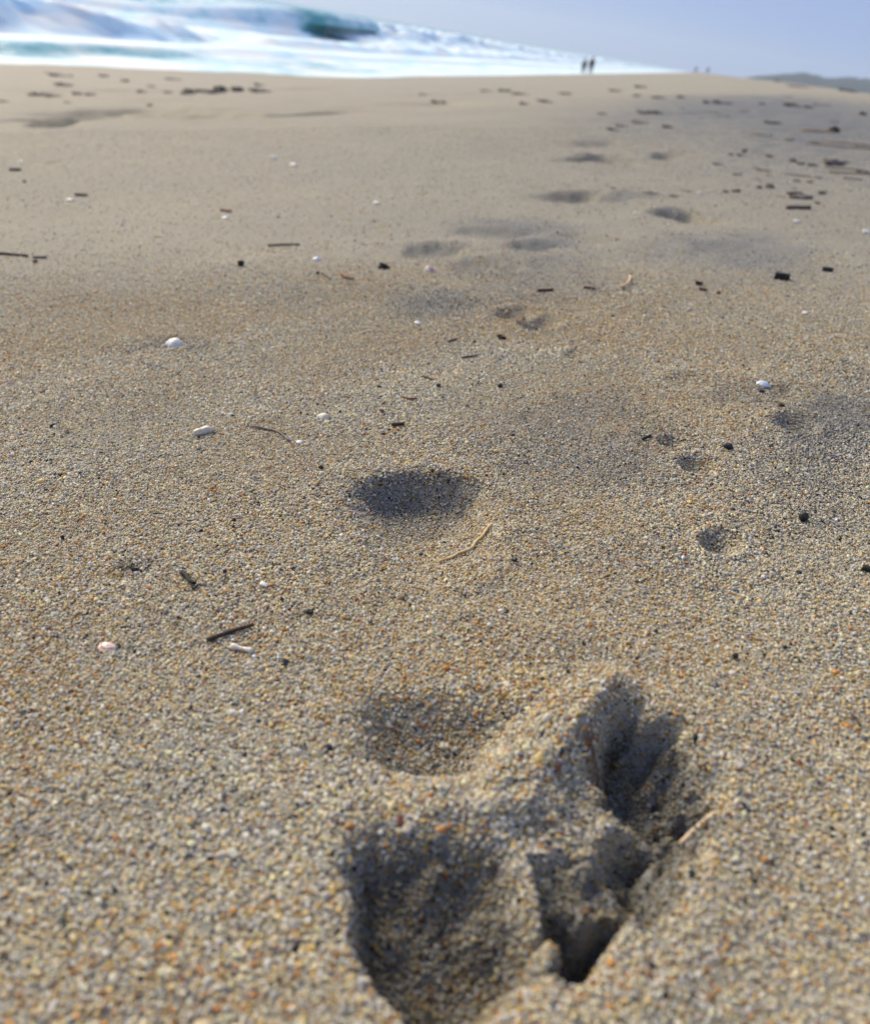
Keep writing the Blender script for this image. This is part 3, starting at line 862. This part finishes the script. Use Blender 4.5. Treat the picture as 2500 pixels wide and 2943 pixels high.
def lump_mesh(name, sx, sy, sz, mat, seed=0, sub=3, amp=.22, freq=1.6):
    bm = bmesh.new(); bmesh.ops.create_icosphere(bm, subdivisions=sub, radius=1.0)
    from mathutils import noise
    off = Vector((seed * 3.1, seed * 1.7, seed * .9))
    for v in bm.verts:
        k = 1 + amp * noise.noise(v.co * freq + off) + amp * .4 * noise.noise(v.co * freq * 2.7 + off)
        v.co = Vector((v.co.x * sx, v.co.y * sy, v.co.z * sz)) * k
    me = bpy.data.meshes.new(name); bm.to_mesh(me); bm.free()
    me.polygons.foreach_set('use_smooth', [True] * len(me.polygons)); me.materials.append(mat)
    return me

def pebble(name, u, v, w, h, mat, label, cat, group=None, yaw=None, sink=.25, amp=.2, depth=.8):
    m = mpp(u, v); g = G(u, v); seed = int(u * 3 + v)
    me = lump_mesh(name, w * m / 2, w * m / 2 * depth, h * m / 2, mat, seed % 97, 2 if w < 14 else 3, amp)
    o = link(bpy.data.objects.new(name, me))
    o.location = (g[0], g[1], gz(*g) + h * m / 2 * (1 - 2 * sink))
    o.rotation_euler = (0, 0, -HEAD + (yaw if yaw is not None else 0))
    return tag(o, label, cat, group)

def block(name, u, v, w, h, mat, label, cat, group=None, yaw=0.0, depth=.6):
    """a broken angular bit of charcoal or bark"""
    m = mpp(u, v); g = G(u, v); rr = random.Random(int(u + 5 * v))
    bm = bmesh.new(); bmesh.ops.create_cube(bm, size=1)
    bmesh.ops.subdivide_edges(bm, edges=bm.edges[:], cuts=2, use_grid_fill=True)
    for q in bm.verts:
        q.co += Vector((rr.uniform(-.07, .07), rr.uniform(-.07, .07), rr.uniform(-.09, .09)))
        q.co = Vector((q.co.x * w * m, q.co.y * w * m * depth, q.co.z * h * m))
    me = bpy.data.meshes.new(name); bm.to_mesh(me); bm.free(); me.materials.append(mat)
    o = link(bpy.data.objects.new(name, me))
    o.location = (g[0], g[1], gz(*g) + h * m * .35); o.rotation_euler = (rr.uniform(-.1, .1), rr.uniform(-.15, .15), -HEAD + yaw)
    return tag(o, label, cat, group)

def flake(name, u, v, w, h, mat, label, cat='shell', group=None, tilt=.25, n=8, thick=.10, square=False):
    """a thin broken plate of shell lying on the sand; w, h: px as seen"""
    m = mpp(u, v); g = G(u, v); rr = random.Random(int(u * 11 + v))
    r = np.hypot(*g); fore = CAM_Z / math.hypot(r, CAM_Z) + tilt
    a, b = w * m / 2, min(h * m / 2 / max(fore, .1), w * m)
    t = max(w * m * thick, .0003)
    if square: ring = [(-1, -1), (0, -1.05), (1, -.95), (1.03, 0), (.97, 1), (0, .96), (-1, 1.02), (-.98, 0)]
    else: ring = [(math.cos(2 * math.pi * k / n) * rr.uniform(.75, 1.1), math.sin(2 * math.pi * k / n) * rr.uniform(.75, 1.1)) for k in range(n)]
    n = len(ring)
    V = [(0, 0, t * 1.3)] + [(p[0] * a * .6, p[1] * b * .6, t * 1.1) for p in ring] + [(p[0] * a, p[1] * b, t * .5) for p in ring] + [(p[0] * a, p[1] * b, -t * .5) for p in ring]
    F = []
    for k in range(n):
        k2 = (k + 1) % n
        F += [(0, 1 + k, 1 + k2), (1 + k, 1 + n + k, 1 + n + k2, 1 + k2), (1 + n + k, 1 + 2 * n + k, 1 + 2 * n + k2, 1 + n + k2)]
    F.append(tuple(1 + 2 * n + k for k in range(n - 1, -1, -1)))
    me = mesh_from(name, V, F, mat)
    o = link(bpy.data.objects.new(name, me)); o.location = (g[0], g[1], gz(*g) + t * .5 + b * math.sin(tilt) * .75)
    o.rotation_euler = (tilt, rr.uniform(-.1, .1), -HEAD + rr.uniform(-.2, .2))
    return tag(o, label, cat, group)

def dome_shell(name, u, v, w, h, mat, label, ribs=0, hollow=False, pitch=0.0, yaw=0.0, peak=(0, .1)):
    """limpet or clam valve: a thick dome with faint rings and ribs"""
    m = mpp(u, v); g = G(u, v)
    a = w * m / 2; hh = h * m
    nr, na = 12, 40
    V, F = [], []
    for side in (0, 1):
        k = 1 - .09 * side
        for i in range(nr + 1):
            q = i / nr
            for j in range(na):
                an = 2 * math.pi * j / na
                rr_ = q * a * k * (1 + .04 * math.sin(an * 2 + 1) - .16 * q * math.exp(-((an - 4.2) / .22) ** 2) - .08 * q * math.exp(-((an - 5.6) / .15) ** 2) + (.035 * math.cos(an * ribs) * q if ribs else 0))
                z = hh * k * max(0, 1 - q ** 1.7) ** .62 * (1 + .03 * math.sin(q * 24 + .5 * math.sin(an * 3)))
                sh = (1 - q)
                V.append((rr_ * math.cos(an) + peak[0] * a * sh, rr_ * math.sin(an) * .85 + peak[1] * a * sh, z))
    off = (nr + 1) * na
    for i in range(nr):
        for j in range(na):
            j2 = (j + 1) % na
            F.append((i * na + j, (i + 1) * na + j, (i + 1) * na + j2, i * na + j2))
            F.append((off + i * na + j, off + i * na + j2, off + (i + 1) * na + j2, off + (i + 1) * na + j))
    for j in range(na):
        j2 = (j + 1) % na
        F.append((nr * na + j, off + nr * na + j, off + nr * na + j2, nr * na + j2))
    me = mesh_from(name, V, F, mat)
    o = link(bpy.data.objects.new(name, me)); o.location = (g[0], g[1], gz(*g) - .0008)
    o.rotation_euler = (pitch, 0, -HEAD + yaw)
    return tag(o, label, 'shell')

def bone(name, pa, pb, r, mat, label):
    """a waisted, bone-like shell fragment between two pixels; r: list of radii in px"""
    A, B = G(*pa), G(*pb); m = mpp(*pa)
    n = len(r)
    pts = []
    for i in range(n):
        p = A + (B - A) * i / (n - 1)
        pts.append((p[0], p[1], gz(*p) + max(r) * m * .45))
    o = tube_obj(name, pts, [q * m for q in r], mat, 12, 5, .10)
    return tag(o, label, 'shell')

ORD = ('leftmost second third fourth fifth sixth seventh eighth ninth tenth eleventh twelfth thirteenth fourteenth fifteenth sixteenth seventeenth eighteenth '
       'nineteenth twentieth twenty-first twenty-second twenty-third twenty-fourth twenty-fifth twenty-sixth twenty-seventh twenty-eighth twenty-ninth thirtieth '
       'thirty-first thirty-second thirty-third').split()
def wrack_row(name, items, what, group, k=9):
    items = sorted(items)
    for i, (u, v, w, h) in enumerate(items):
        place = ORD[i] + (' of the ' if i == 0 else ' from left of the ')
        tangle(name, u, v, w, h, M['wrack'], place + what, group, k=k)

def tangle(name, u, v, w, h, mat, label, group, cat='seaweed', k=6):
    """a heap of dry weed and twigs, w by h px as seen: a low mound with stems sticking out of it"""
    m = mpp(u, v); g = G(u, v); rr = random.Random(int(u * 5 + v * 3))
    if group: w, h = w * 1.2, h * .85
    W, Hh = w * m, h * m
    root = link(bpy.data.objects.new(name, None)); root.location = (g[0], g[1], gz(*g)); root.rotation_euler = (0, 0, -HEAD)
    tag(root, label, cat, group)
    if h >= 6:
        me = lump_mesh('mound', W * .42, W * .28, Hh * .38, mat, int(u) % 89, 3, .5, 2.2)
        o = link(bpy.data.objects.new('mound', me)); o.parent = root; o.location = (0, 0, Hh * .05)
    for i in range(k):
        L = W * rr.uniform(.25, .7); an = rr.gauss(0, .45); cx, cy = rr.uniform(-.32, .32) * W, rr.uniform(-.25, .25) * W
        tl = rr.uniform(-.12, .3) * Hh
        P = []
        for t in (-.5, -.2, .1, .5):
            P.append((cx + math.cos(an) * L * t + rr.gauss(0, .05) * W, cy + math.sin(an) * L * t + rr.gauss(0, .07) * W, Hh * .2 + tl * (t + .5) + abs(rr.gauss(0, .14)) * Hh))
        V, F = tube_data(P, [Hh * rr.uniform(.09, .2)] * 3 + [Hh * .04], 6, i, .2)
        o = link(bpy.data.objects.new('stem', mesh_from('stem', V, F, mat))); o.parent = root
    return root

# ------------------------------------------------------------------ people far down the beach
def mat_skinwear(name, c): return mat_plain(name, tuple(k * .8 for k in c), c, 30, .8, .2)

def person(u, dist, label, shirt, trousers, height, stride, face, arms=(.1, .1)):
    d = ray(u, 206); k = dist / math.hypot(d.x, d.y)
    feet_x, y = d.x * k, d.y * k
    z = gz(feet_x, y)
    root = link(bpy.data.objects.new('person', None)); root.location = (feet_x, y, z)
    root.rotation_euler = (0, 0, face); root.scale = (height / 1.75 * 1.3, height / 1.75 * 1.3, height / 1.75)
    tag(root, label, 'person', 'people far down the beach')
    def skin(name, joints, edges, radii, mat, rootv=0):
        me = bpy.data.meshes.new(name); me.from_pydata(joints, edges, []); me.update()
        o = link(bpy.data.objects.new(name, me)); o.parent = root
        sm = o.modifiers.new('skin', 'SKIN'); sm.use_smooth_shade = True
        for i, r in enumerate(radii): me.skin_vertices[0].data[i].radius = r if isinstance(r, tuple) else (r, r)
        me.skin_vertices[0].data[rootv].use_root = True
        ss = o.modifiers.new('sub', 'SUBSURF'); ss.levels = 1; ss.render_levels = 2
        me.materials.append(mat)
        return o
    a = stride
    J = [(0, 0, .93), (0, 0, 1.15), (0, 0, 1.40), (0, 0, 1.50), (0, .01, 1.60), (0, .02, 1.72),
         (-.18, 0, 1.40), (-.25, .02, 1.13), (-.24, .10 + arms[0], .88), (-.24, .13 + arms[0], .79),
         (.18, 0, 1.40), (.25, .02, 1.13), (.24, .10 + arms[1], .88), (.24, .13 + arms[1], .79),
         (-.09, a * .2, .88), (-.10, a * .6, .48), (-.10, a * .75, .07), (-.10, a * .75 + .16, .03),
         (.09, -a * .2, .88), (.10, -a * .4, .48), (.10, -a, .08), (.10, -a + .16, .03)]
    E = [(0, 1), (1, 2), (2, 3), (3, 4), (4, 5), (2, 6), (6, 7), (7, 8), (8, 9), (2, 10), (10, 11), (11, 12), (12, 13),
         (0, 14), (14, 15), (15, 16), (16, 17), (0, 18), (18, 19), (19, 20), (20, 21)]
    Rd = [(.15, .10), (.14, .10), (.16, .10), .055, .085, .08, .06, .045, .037, .035, .06, .045, .037, .035, .085, .06, .045, .035, .085, .06, .045, .035]
    skin('body', J, E, Rd, mat_skinwear('skin', (.36, .22, .15)))
    skin('shirt', [(0, 0, .92), (0, 0, 1.15), (0, 0, 1.39), (-.19, 0, 1.39), (-.24, .01, 1.2), (.19, 0, 1.39), (.24, .01, 1.2)],
         [(0, 1), (1, 2), (2, 3), (3, 4), (2, 5), (5, 6)], [(.18, .125), (.165, .125), (.18, .12), .08, .065, .08, .065], mat_skinwear('shirt', shirt))
    skin('trousers', [(0, 0, .95), J[14], J[15], (J[16][0], J[16][1], .2), J[18], J[19], (J[20][0], J[20][1], .2)],
         [(0, 1), (1, 2), (2, 3), (0, 4), (4, 5), (5, 6)], [(.17, .125), .105, .08, .07, .105, .08, .07], mat_skinwear('trousers', trousers))
    me = lump_mesh('hair', .095, .105, .085, mat_skinwear('hair', (.03, .022, .018)), 3, 2, .1)
    o = link(bpy.data.objects.new('hair', me)); o.parent = root; o.location = (0, -.01, 1.735)
    return root

# ------------------------------------------------------------------ build
import time as _t
_T0 = _t.time()
build_beach()
build_sea()
build_breaker()
build_headland()
person(1675, 122, 'dark clothed person on the left of the pair walking by the surf', (.05, .05, .10), (.05, .05, .08), 1.72, .22, rad(20))
person(1696, 119, 'dark clothed person on the right of the pair walking by the surf', (.035, .05, .05), (.04, .05, .06), 1.85, .18, rad(20))
person(1998, 310, 'tiny far figure left of two on the distant sand rim', (.06, .07, .10), (.05, .05, .07), 1.7, .1, rad(0))
person(2033, 295, 'tiny far figure right of two on the distant sand rim', (.06, .07, .10), (.05, .05, .07), 1.75, .1, rad(180))

HAZE = 0.00023
def build_haze():
    V = [(x, y, z) for z in (-12, 110) for x, y in ((-4300, -4300), (4300, -4300), (4300, 4300), (-4300, 4300))]
    F = [(3, 2, 1, 0), (4, 5, 6, 7), (0, 1, 5, 4), (1, 2, 6, 5), (2, 3, 7, 6), (3, 0, 4, 7)]
    m = bpy.data.materials.new('haze'); m.use_nodes = True
    N, L = m.node_tree.nodes, m.node_tree.links
    N.remove(N['Principled BSDF'])
    v = N.new('ShaderNodeVolumePrincipled'); v.inputs['Density'].default_value = HAZE; v.inputs['Color'].default_value = (.70, .84, 1.0, 1)
    v.inputs['Anisotropy'].default_value = .32
    L.new(v.outputs[0], N['Material Output'].inputs['Volume'])
    o = link(bpy.data.objects.new('haze', mesh_from('haze', V, F, m, False))); o['kind'] = 'stuff'; o['label'] = 'thin sea haze in the air'
    o.display_type = 'WIRE'
build_haze()

# twigs
stick('twig', [(595, 1846), (728, 1803)], 15, M['brown'], 'thick dark brown twig lying next to a white bone shaped shell', n=10, lift=.8)
stick('twig', [(1666, 2137), (1728, 2237)], 11, M['brown'], 'slim dark twig on the crest of the big footprint', lift=2.6, bend=.08)
stick('straw', [(1979, 2373), (2053, 2345)], 17, M['straw'], 'pale straw coloured stub at the right rim of the big footprint', 'straw', lift=.9)
stick('twig', [(2446, 2056), (2471, 2088)], 8, M['brown'], 'short dark twig near the right edge, level with the big footprint', bend=.1)
o = stick('twig', [(723, 1231), (765, 1238), (803, 1248), (832, 1272)], 7, M['grey'], 'forked grey twig right of the white shell with a hole', lift=.9)
stick('branch', [(795, 1245), (822, 1253)], 5, M['brown'], None, parent=o, lift=1.4)
stick('root', [(1265, 1590), (1300, 1582), (1322, 1573), (1356, 1566), (1368, 1550), (1384, 1536), (1398, 1518), (1414, 1502)], 9, M['root'],
      'knobbly tan root lying on the near side of the heel print', 'root', lift=.9, taper=1.1)
stick('twig', [(1123, 1228), (1161, 1225)], 11, M['brown'], 'short brown twig just beyond the heel print', lift=.9)
stick('twig', [(1152, 1143), (1175, 1152), (1198, 1151)], 7, M['leaf'], 'bent reddish brown twig above the heel print', lift=.9)
stick('twig', [(1214, 1085), (1245, 1098)], 7, M['brown'], 'small dark twig pointing down to the right, behind the bent one')
stick('twig', [(1288, 984), (1312, 976)], 6, M['brown'], 'tiny dark twig above a longer thin one')
stick('twig', [(1322, 1031), (1370, 1021)], 5, M['brown'], 'long thin dark twig in the middle of the sand')
stick('twig', [(769, 703), (861, 701)], 6, M['drift'], 'long straight brown twig left of the white oval pebble', lift=.8)
stick('twig', [(-25, 727), (80, 737)], 7, M['brown'], 'long dark stick cut off by the left edge', lift=.8)
stick('twig', [(95, 741), (132, 742)], 8, M['grey'], 'short grey stick right of the long dark one at the left edge')
stick('twig', [(1544, 842), (1588, 839)], 9, M['brown'], 'dark twig left of the curled orange shell, the longer of two')
stick('twig', [(1676, 833), (1707, 837)], 8, M['brown'], 'short dark twig close to the curled orange shell')
stick('twig', [(27, 492), (61, 491)], 8, M['drift'], 'small brown twig high up at the left edge', lift=.7)
stick('twig', [(217, 556), (250, 557)], 8, M['drift'], 'small brown twig behind a white flake, upper left', lift=.7)
stick('twig', [(648, 1655), (640, 1690)], 3, M['brown'], 'hair thin dark stalk standing by a black seed, left', lift=1.5)
stick('twig', [(925, 787), (948, 806)], 5, M['brown'], 'tiny dark stalk left of the curled leaf')
stick('leaf', [(982, 790), (996, 802), (1016, 808)], 11, M['leaf'], 'curled reddish brown leaf scrap beneath the white oval pebble', 'leaf', lift=.9, taper=.5)
stick('twig', [(1845, 1268), (1868, 1258)], 9, M['black'], 'stubby black twig left of the pits on the right', lift=.9)
stick('twig', [(635, 604), (664, 607)], 8, M['leaf'], 'small brown chip of bark far up left of centre', lift=.7)
stick('twig', [(2473, 1640), (2515, 1652)], 18, M['black'], 'black twig end cut off by the right edge', lift=.8)

# seaweed scraps close by
o = stick('seaweed', [(524, 1655), (536, 1668), (544, 1683), (560, 1692)], 15, M['weed'], 'black branching seaweed scrap left of the twig', 'seaweed', lift=1.1, taper=.7)
stick('frond', [(536, 1668), (556, 1655)], 4, M['weed'], None, parent=o, lift=2.0)
stick('frond', [(526, 1664), (516, 1648)], 5, M['weed'], None, parent=o, lift=2.0)
stick('frond', [(548, 1690), (556, 1704), (568, 1692)], 6, M['weed'], None, parent=o, lift=1.2)
for (u, v, w, h, lab) in [(1102, 768, 42, 20, 'dark weed clump between the oval pebble and the pink shell'),
                          (1441, 974, 28, 16, 'small dark weed clump below the pair of pits'),
                          (385, 1625, 26, 14, 'small dark weed tuft left of the branching seaweed')]:
    tangle('seaweed', u, v, w, h, M['weed'], lab, None, k=5)

# black seeds, pellets and charcoal
for (u, v, w, h, lab) in [
        (2305, 1496, 26, 27, 'round black seed ball on the right'), (2091, 1285, 28, 18, 'oval black pellet between two pits on the right'),
        (889, 1760, 24, 15, 'flat black seed above and right of the thick twig'), (2108, 1898, 17, 20, 'small black seed ball low on the right'),
        (2193, 1890, 10, 11, 'tiny black seed right of the small seed ball'), (2243, 1172, 17, 10, 'small black crumb under the pale blue shell'),
        (2186, 1127, 16, 8, 'tiny dark crumb touching the pale blue shell'), (1437, 1110, 18, 12, 'small black crumb far right of the bent twig'),
        (1259, 1116, 16, 13, 'small black crumb right of the bent twig'), (1097, 1187, 14, 14, 'small black crumb left of the short brown twig'),
        (1101, 1165, 12, 10, 'tiny brown crumb above the crumb left of the short twig'), (1341, 1168, 13, 8, 'tiny black crumb right of the short brown twig'),
        (1089, 1114, 13, 8, 'tiny black crumb above left of the bent twig'), (921, 1350, 16, 11, 'small black crumb left of the heel print rim'),
        (673, 1497, 12, 14, 'upper of two black crumbs left of the heel print'), (670, 1516, 11, 10, 'lower of two black crumbs left of the heel print'),
        (741, 1447, 11, 9, 'tiny black crumb midway between forked twig and heel print'), (810, 1726, 12, 13, 'tiny black crumb left of the flat seed'),
        (645, 1650, 13, 13, 'black seed on top of the hair thin stalk'), (179, 1546, 13, 15, 'small dark crumb at the far left, mid height'),
        (89, 1331, 9, 9, 'tiny black crumb near the left edge below the shells'), (152, 1227, 15, 10, 'small black crumb far left of the holed shell'),
        (101, 752, 15, 9, 'black crumb beneath the short grey stick'), (71, 522, 9, 9, 'tiny brown crumb under the upper left twig'),
        (913, 787, 11, 10, 'tiny black crumb under the white oval pebble'), (1505, 914, 14, 13, 'reddish black crumb at the edge of a small pit'),
        (2063, 847, 12, 11, 'round dark crumb right of two brown chips'), (1240, 1362, 13, 10, 'tiny black crumb on the far rim of the heel print'),
        (1290, 1372, 11, 9, 'tiny black crumb on the right of the heel print rim'), (1477, 1615, 18, 14, 'small dark crumb right of the tan root'),
        (2253, 1865, 15, 9, 'flat dark crumb above right of the small seed balls'), (977, 1186, 9, 8, 'tiny black crumb right of the cream shell'),
        (864, 1187, 8, 7, 'tiny black crumb left of the cream shell'), (1828, 1900, 10, 9, 'tiny dark crumb above the right pits of the big footprint'),
        (1205, 2190, 12, 11, 'tiny red grain lump in the hollow of the big footprint')]:
    mt = M['leaf'] if ('brown' in lab or 'red' in lab) else M['seed']
    pebble('seed' if 'seed' in lab else 'crumb', u, v, w, h, mt, lab, 'seed' if 'seed' in lab else 'crumb', None, sink=.12 if 'ball' in lab else .25,
           amp=.10 if 'ball' in lab else .35)
block('charcoal', 692, 762, 13, 15, M['black'], 'small upright black cube of charcoal, left', 'charcoal', None, .2, 1.0)
block('charcoal', 2244, 804, 36, 17, M['black'], 'larger block of black charcoal on the far right', 'charcoal', None, -.1)
block('charcoal', 2378, 779, 24, 10, M['black'], 'smaller chip of black charcoal right of the large block', 'charcoal', None, -.3)
block('bark', 2007, 819, 18, 9, M['brown'], 'dark chip of bark, upper of two left of the charcoal', 'bark', None, .1)
block('bark', 2019, 836, 18, 8, M['leaf'], 'brown chip of bark, lower of two left of the charcoal', 'bark', None, -.1)

# shells
dome_shell('limpet', 503, 988, 60, 27, M['white'], 'white domed limpet shell on dark sand at left', ribs=16, peak=(.1, .1))
dome_shell('clam_valve', 306, 1864, 58, 13, M['pink'], 'translucent pink clam valve at lower left', ribs=0, peak=(0, .3), pitch=.35)
dome_shell('cockle', 930, 1199, 42, 17, M['cream'], 'small rounded cream shell above the forked twig', ribs=0, peak=(.25, .1), pitch=.1)
dome_shell('oval_shell', 911, 746, 27, 11, M['blue'], 'small white oval shell right of the long straight twig')
dome_shell('oval_shell', 2191, 1107, 38, 13, M['blue'], 'pale blue white shell on the right above the pits')
dome_shell('clam_valve', 1236, 778, 32, 18, M['pink'], 'small lilac pink shell below an old footprint', peak=(-.3, .2), pitch=.4)
o = bone('shell_fragment', (556, 1252), (618, 1240), [7, 11, 12, 12.5, 14, 13, 8, 5], M['cream'], 'elongated white shell fragment with a small dark hole')
me = lump_mesh('hole', .00042, .00042, .0003, M['black'], 2, 1, .1)
h_ = link(bpy.data.objects.new('hole', me)); h_.parent = o
_p = G(588, 1240); h_.location = (_p[0] - o.location.x, _p[1] - o.location.y, gz(*_p) - o.location.z + 14 * mpp(588, 1240) * 1.40 + .0002)
bone('shell_fragment', (664, 1862), (728, 1874), [9, 11, 8, 6, 6, 7, 9, 7], M['cream'], 'white bone shaped shell fragment beside the thick twig')
stick('shell_curl', [(1782, 836), (1796, 828), (1806, 816), (1808, 800)], 9, M['orange'], 'curled orange beige shell edge far right of centre', 'shell', lift=1.6, taper=.6)
for (u, v, w, h, mt, lab, sq) in [
        (759, 1686, 27, 12, 'white', 'small white rectangular shell flake left of centre', True), (669, 1843, 16, 7, 'blue', 'pale blue flake touching the thick twig', False),
        (731, 1890, 16, 11, 'blue', 'pale blue flake under the bone shaped shell', False), (800, 1896, 14, 9, 'blue', 'pale blue flake right of the bone shaped shell', False),
        (1199, 931, 24, 10, 'white', 'white flake in the middle distance on dark sand', False), (202, 572, 26, 6, 'white', 'white flake beneath the small brown twig, upper left', False),
        (843, 481, 22, 7, 'white', 'larger white flake in the upper middle', False), (787, 456, 26, 4, 'white', 'thin white sliver in the upper middle, left of a flake', False),
        (1081, 592, 22, 8, 'white', 'white flake below the upper middle, on bare sand', False), (2311, 905, 16, 10, 'cream', 'small cream flake on the right between charcoal and shell', False),
        (2490, 665, 22, 8, 'white', 'white flake at the right edge of the picture', False), (648, 628, 20, 8, 'white', 'faint white flake below the chip of bark', False),
        (1963, 1602, 10, 14, 'blue', 'tiny blue white flake left of a pit on the right', False), (640, 2005, 14, 10, 'white', 'tiny white flake left of the sand crack', False),
        (2290, 633, 20, 7, 'white', 'white flake under the brown blocks on the right', False), (1826, 604, 10, 6, 'white', 'tiny white flake left of the old round footprint', False),
        (1810, 2005, 8, 18, 'blue', 'tiny pale blue splinter above the big footprint', False), (2010, 552, 14, 5, 'white', 'tiny white flake on the far right sand', False),
        (860, 1275, 22, 12, 'white', 'small white flake beneath the forked twig tip', False), (60, 470, 14, 4, 'white', 'thin white flake above the upper left twig', False)]:
    flake('shell_flake', u, v, w, h, M[mt], lab, square=sq)

# wrack lines far up the beach
G1 = 'wrack scraps far up on the left'
wrack_row('seaweed_scrap', [(181, 219, 80, 8), (182, 247, 48, 13), (104, 277, 46, 15), (154, 279, 60, 10), (221, 275, 25, 11), (260, 278, 38, 9), (299, 218, 30, 9), (294, 263, 38, 8),
                     (359, 234, 22, 10), (494, 228, 38, 8), (359, 260, 12, 9), (410, 267, 34, 12), (434, 247, 28, 7), (12, 290, 26, 8), (198, 300, 30, 6), (429, 306, 15, 10), (540, 275, 40, 10)], 'dark dry wrack scraps on the far left sand', G1, 6)
G2 = 'thick wrack patches below the surf'
wrack_row('seaweed_heap', [(491, 261, 36, 15), (544, 257, 20, 20), (586, 263, 56, 19), (636, 260, 46, 20), (682, 261, 36, 20), (752, 262, 60, 14), (747, 246, 30, 8), (627, 274, 80, 8)], 'dense dark wrack heaps below the surf', G2, 9)
G3 = 'wrack line under the walking pair'
wrack_row('seaweed_scrap', [(1219, 272, 26, 10), (1448, 258, 30, 14), (1510, 269, 66, 14), (1503, 301, 22, 12), (1400, 259, 30, 8), (1628, 270, 40, 8), (1573, 294, 48, 8), (1250, 289, 22, 8),
                     (1275, 289, 14, 8), (1773, 258, 40, 8), (1843, 250, 36, 8), (1891, 287, 40, 8), (1956, 287, 22, 8)], 'wrack scraps strewn across the far middle sand', G3, 6)
G4 = 'wrack strewn over the far right rise'
wrack_row('seaweed_scrap', [(2028, 299, 18, 13), (2077, 299, 58, 11), (2320, 251, 86, 9), (2440, 264, 50, 9), (2232, 237, 12, 8), (2277, 308, 40, 14), (2325, 312, 22, 10), (2065, 328, 58, 9),
                     (2158, 326, 48, 12), (2223, 357, 52, 10), (1860, 330, 60, 8), (1840, 353, 46, 12), (1922, 370, 36, 10), (1766, 374, 40, 9), (2480, 330, 20, 14), (2125, 449, 16, 10), (2100, 447, 14, 9),
                     (2211, 449, 18, 9), (2267, 402, 22, 8), (2281, 461, 22, 12), (2064, 473, 30, 8), (2139, 432, 12, 16), (2302, 470, 18, 12), (2113, 552, 22, 12), (2086, 552, 18, 10), (2361, 561, 16, 12),
                     (2180, 543, 12, 14), (2209, 542, 22, 20), (2348, 588, 14, 8), (2336, 475, 26, 10)], 'wrack scraps on the far right rise', G4, 5)
G5 = 'thin weed strands on the right'
_r5 = random.Random(5)
wrack_row('weed_strand', [(_r5.uniform(1720, 2480), _r5.uniform(262, 570), _r5.uniform(18, 48), _r5.uniform(5, 8.5)) for _ in range(30)], 'thin weed strands across the upper right sand', G5, 3)
stick('driftwood', [(2300, 374), (2404, 382)], 6, M['drift'], 'dark driftwood stick with a black knob, far right', 'driftwood', lift=.9)
pebble('driftwood_knot', 2395, 380, 26, 18, M['black'], 'black round knot of wood at the end of the driftwood stick', 'driftwood', amp=.3)
stick('driftwood', [(2310, 419), (2515, 434)], 3.5, M['drift'], 'long thin driftwood branch at the far right edge, lower of two', 'driftwood', lift=.9)
stick('driftwood', [(2360, 409), (2515, 424)], 3.5, M['drift'], 'long thin driftwood branch at the far right edge, upper of two', 'driftwood', lift=.9)
stick('driftwood', [(2155, 383), (2215, 393)], 4, M['drift'], 'short driftwood stick left of the long branches', 'driftwood', lift=.9)
stick('driftwood', [(2370, 482), (2470, 492)], 4, M['drift'], 'upper stick of the driftwood bundle on the right', 'driftwood', lift=.9)
stick('driftwood', [(2380, 497), (2515, 506)], 4, M['drift'], 'middle stick of the driftwood bundle on the right', 'driftwood', lift=.9)
stick('driftwood', [(2420, 516), (2475, 520)], 3.5, M['drift'], 'lowest stick of the driftwood bundle on the right', 'driftwood', lift=.9)
tangle('seaweed_heap', 2400, 470, 60, 22, M['wrack'], 'ragged wrack heap above the driftwood bundle on the right', None, k=8)
tangle('seaweed_heap', 2480, 500, 40, 14, M['wrack'], 'ragged wrack heap at the right end of the driftwood bundle', None, k=6)
tangle('seaweed_heap', 2300, 572, 66, 20, M['wrack'], 'ragged wrack bundle above the pale wooden block, right', None, k=8)
stick('driftwood', [(2257, 601), (2328, 603)], 11, M['drift'], 'thick short wooden block lying on the right', 'driftwood', lift=.6)
stick('driftwood', [(2250, 500), (2362, 512)], 4, M['grey'], 'pale thin driftwood left of the driftwood bundle', 'driftwood', lift=.5)

print('grains', build_grains(), 'build s', round(_t.time() - _T0, 1))
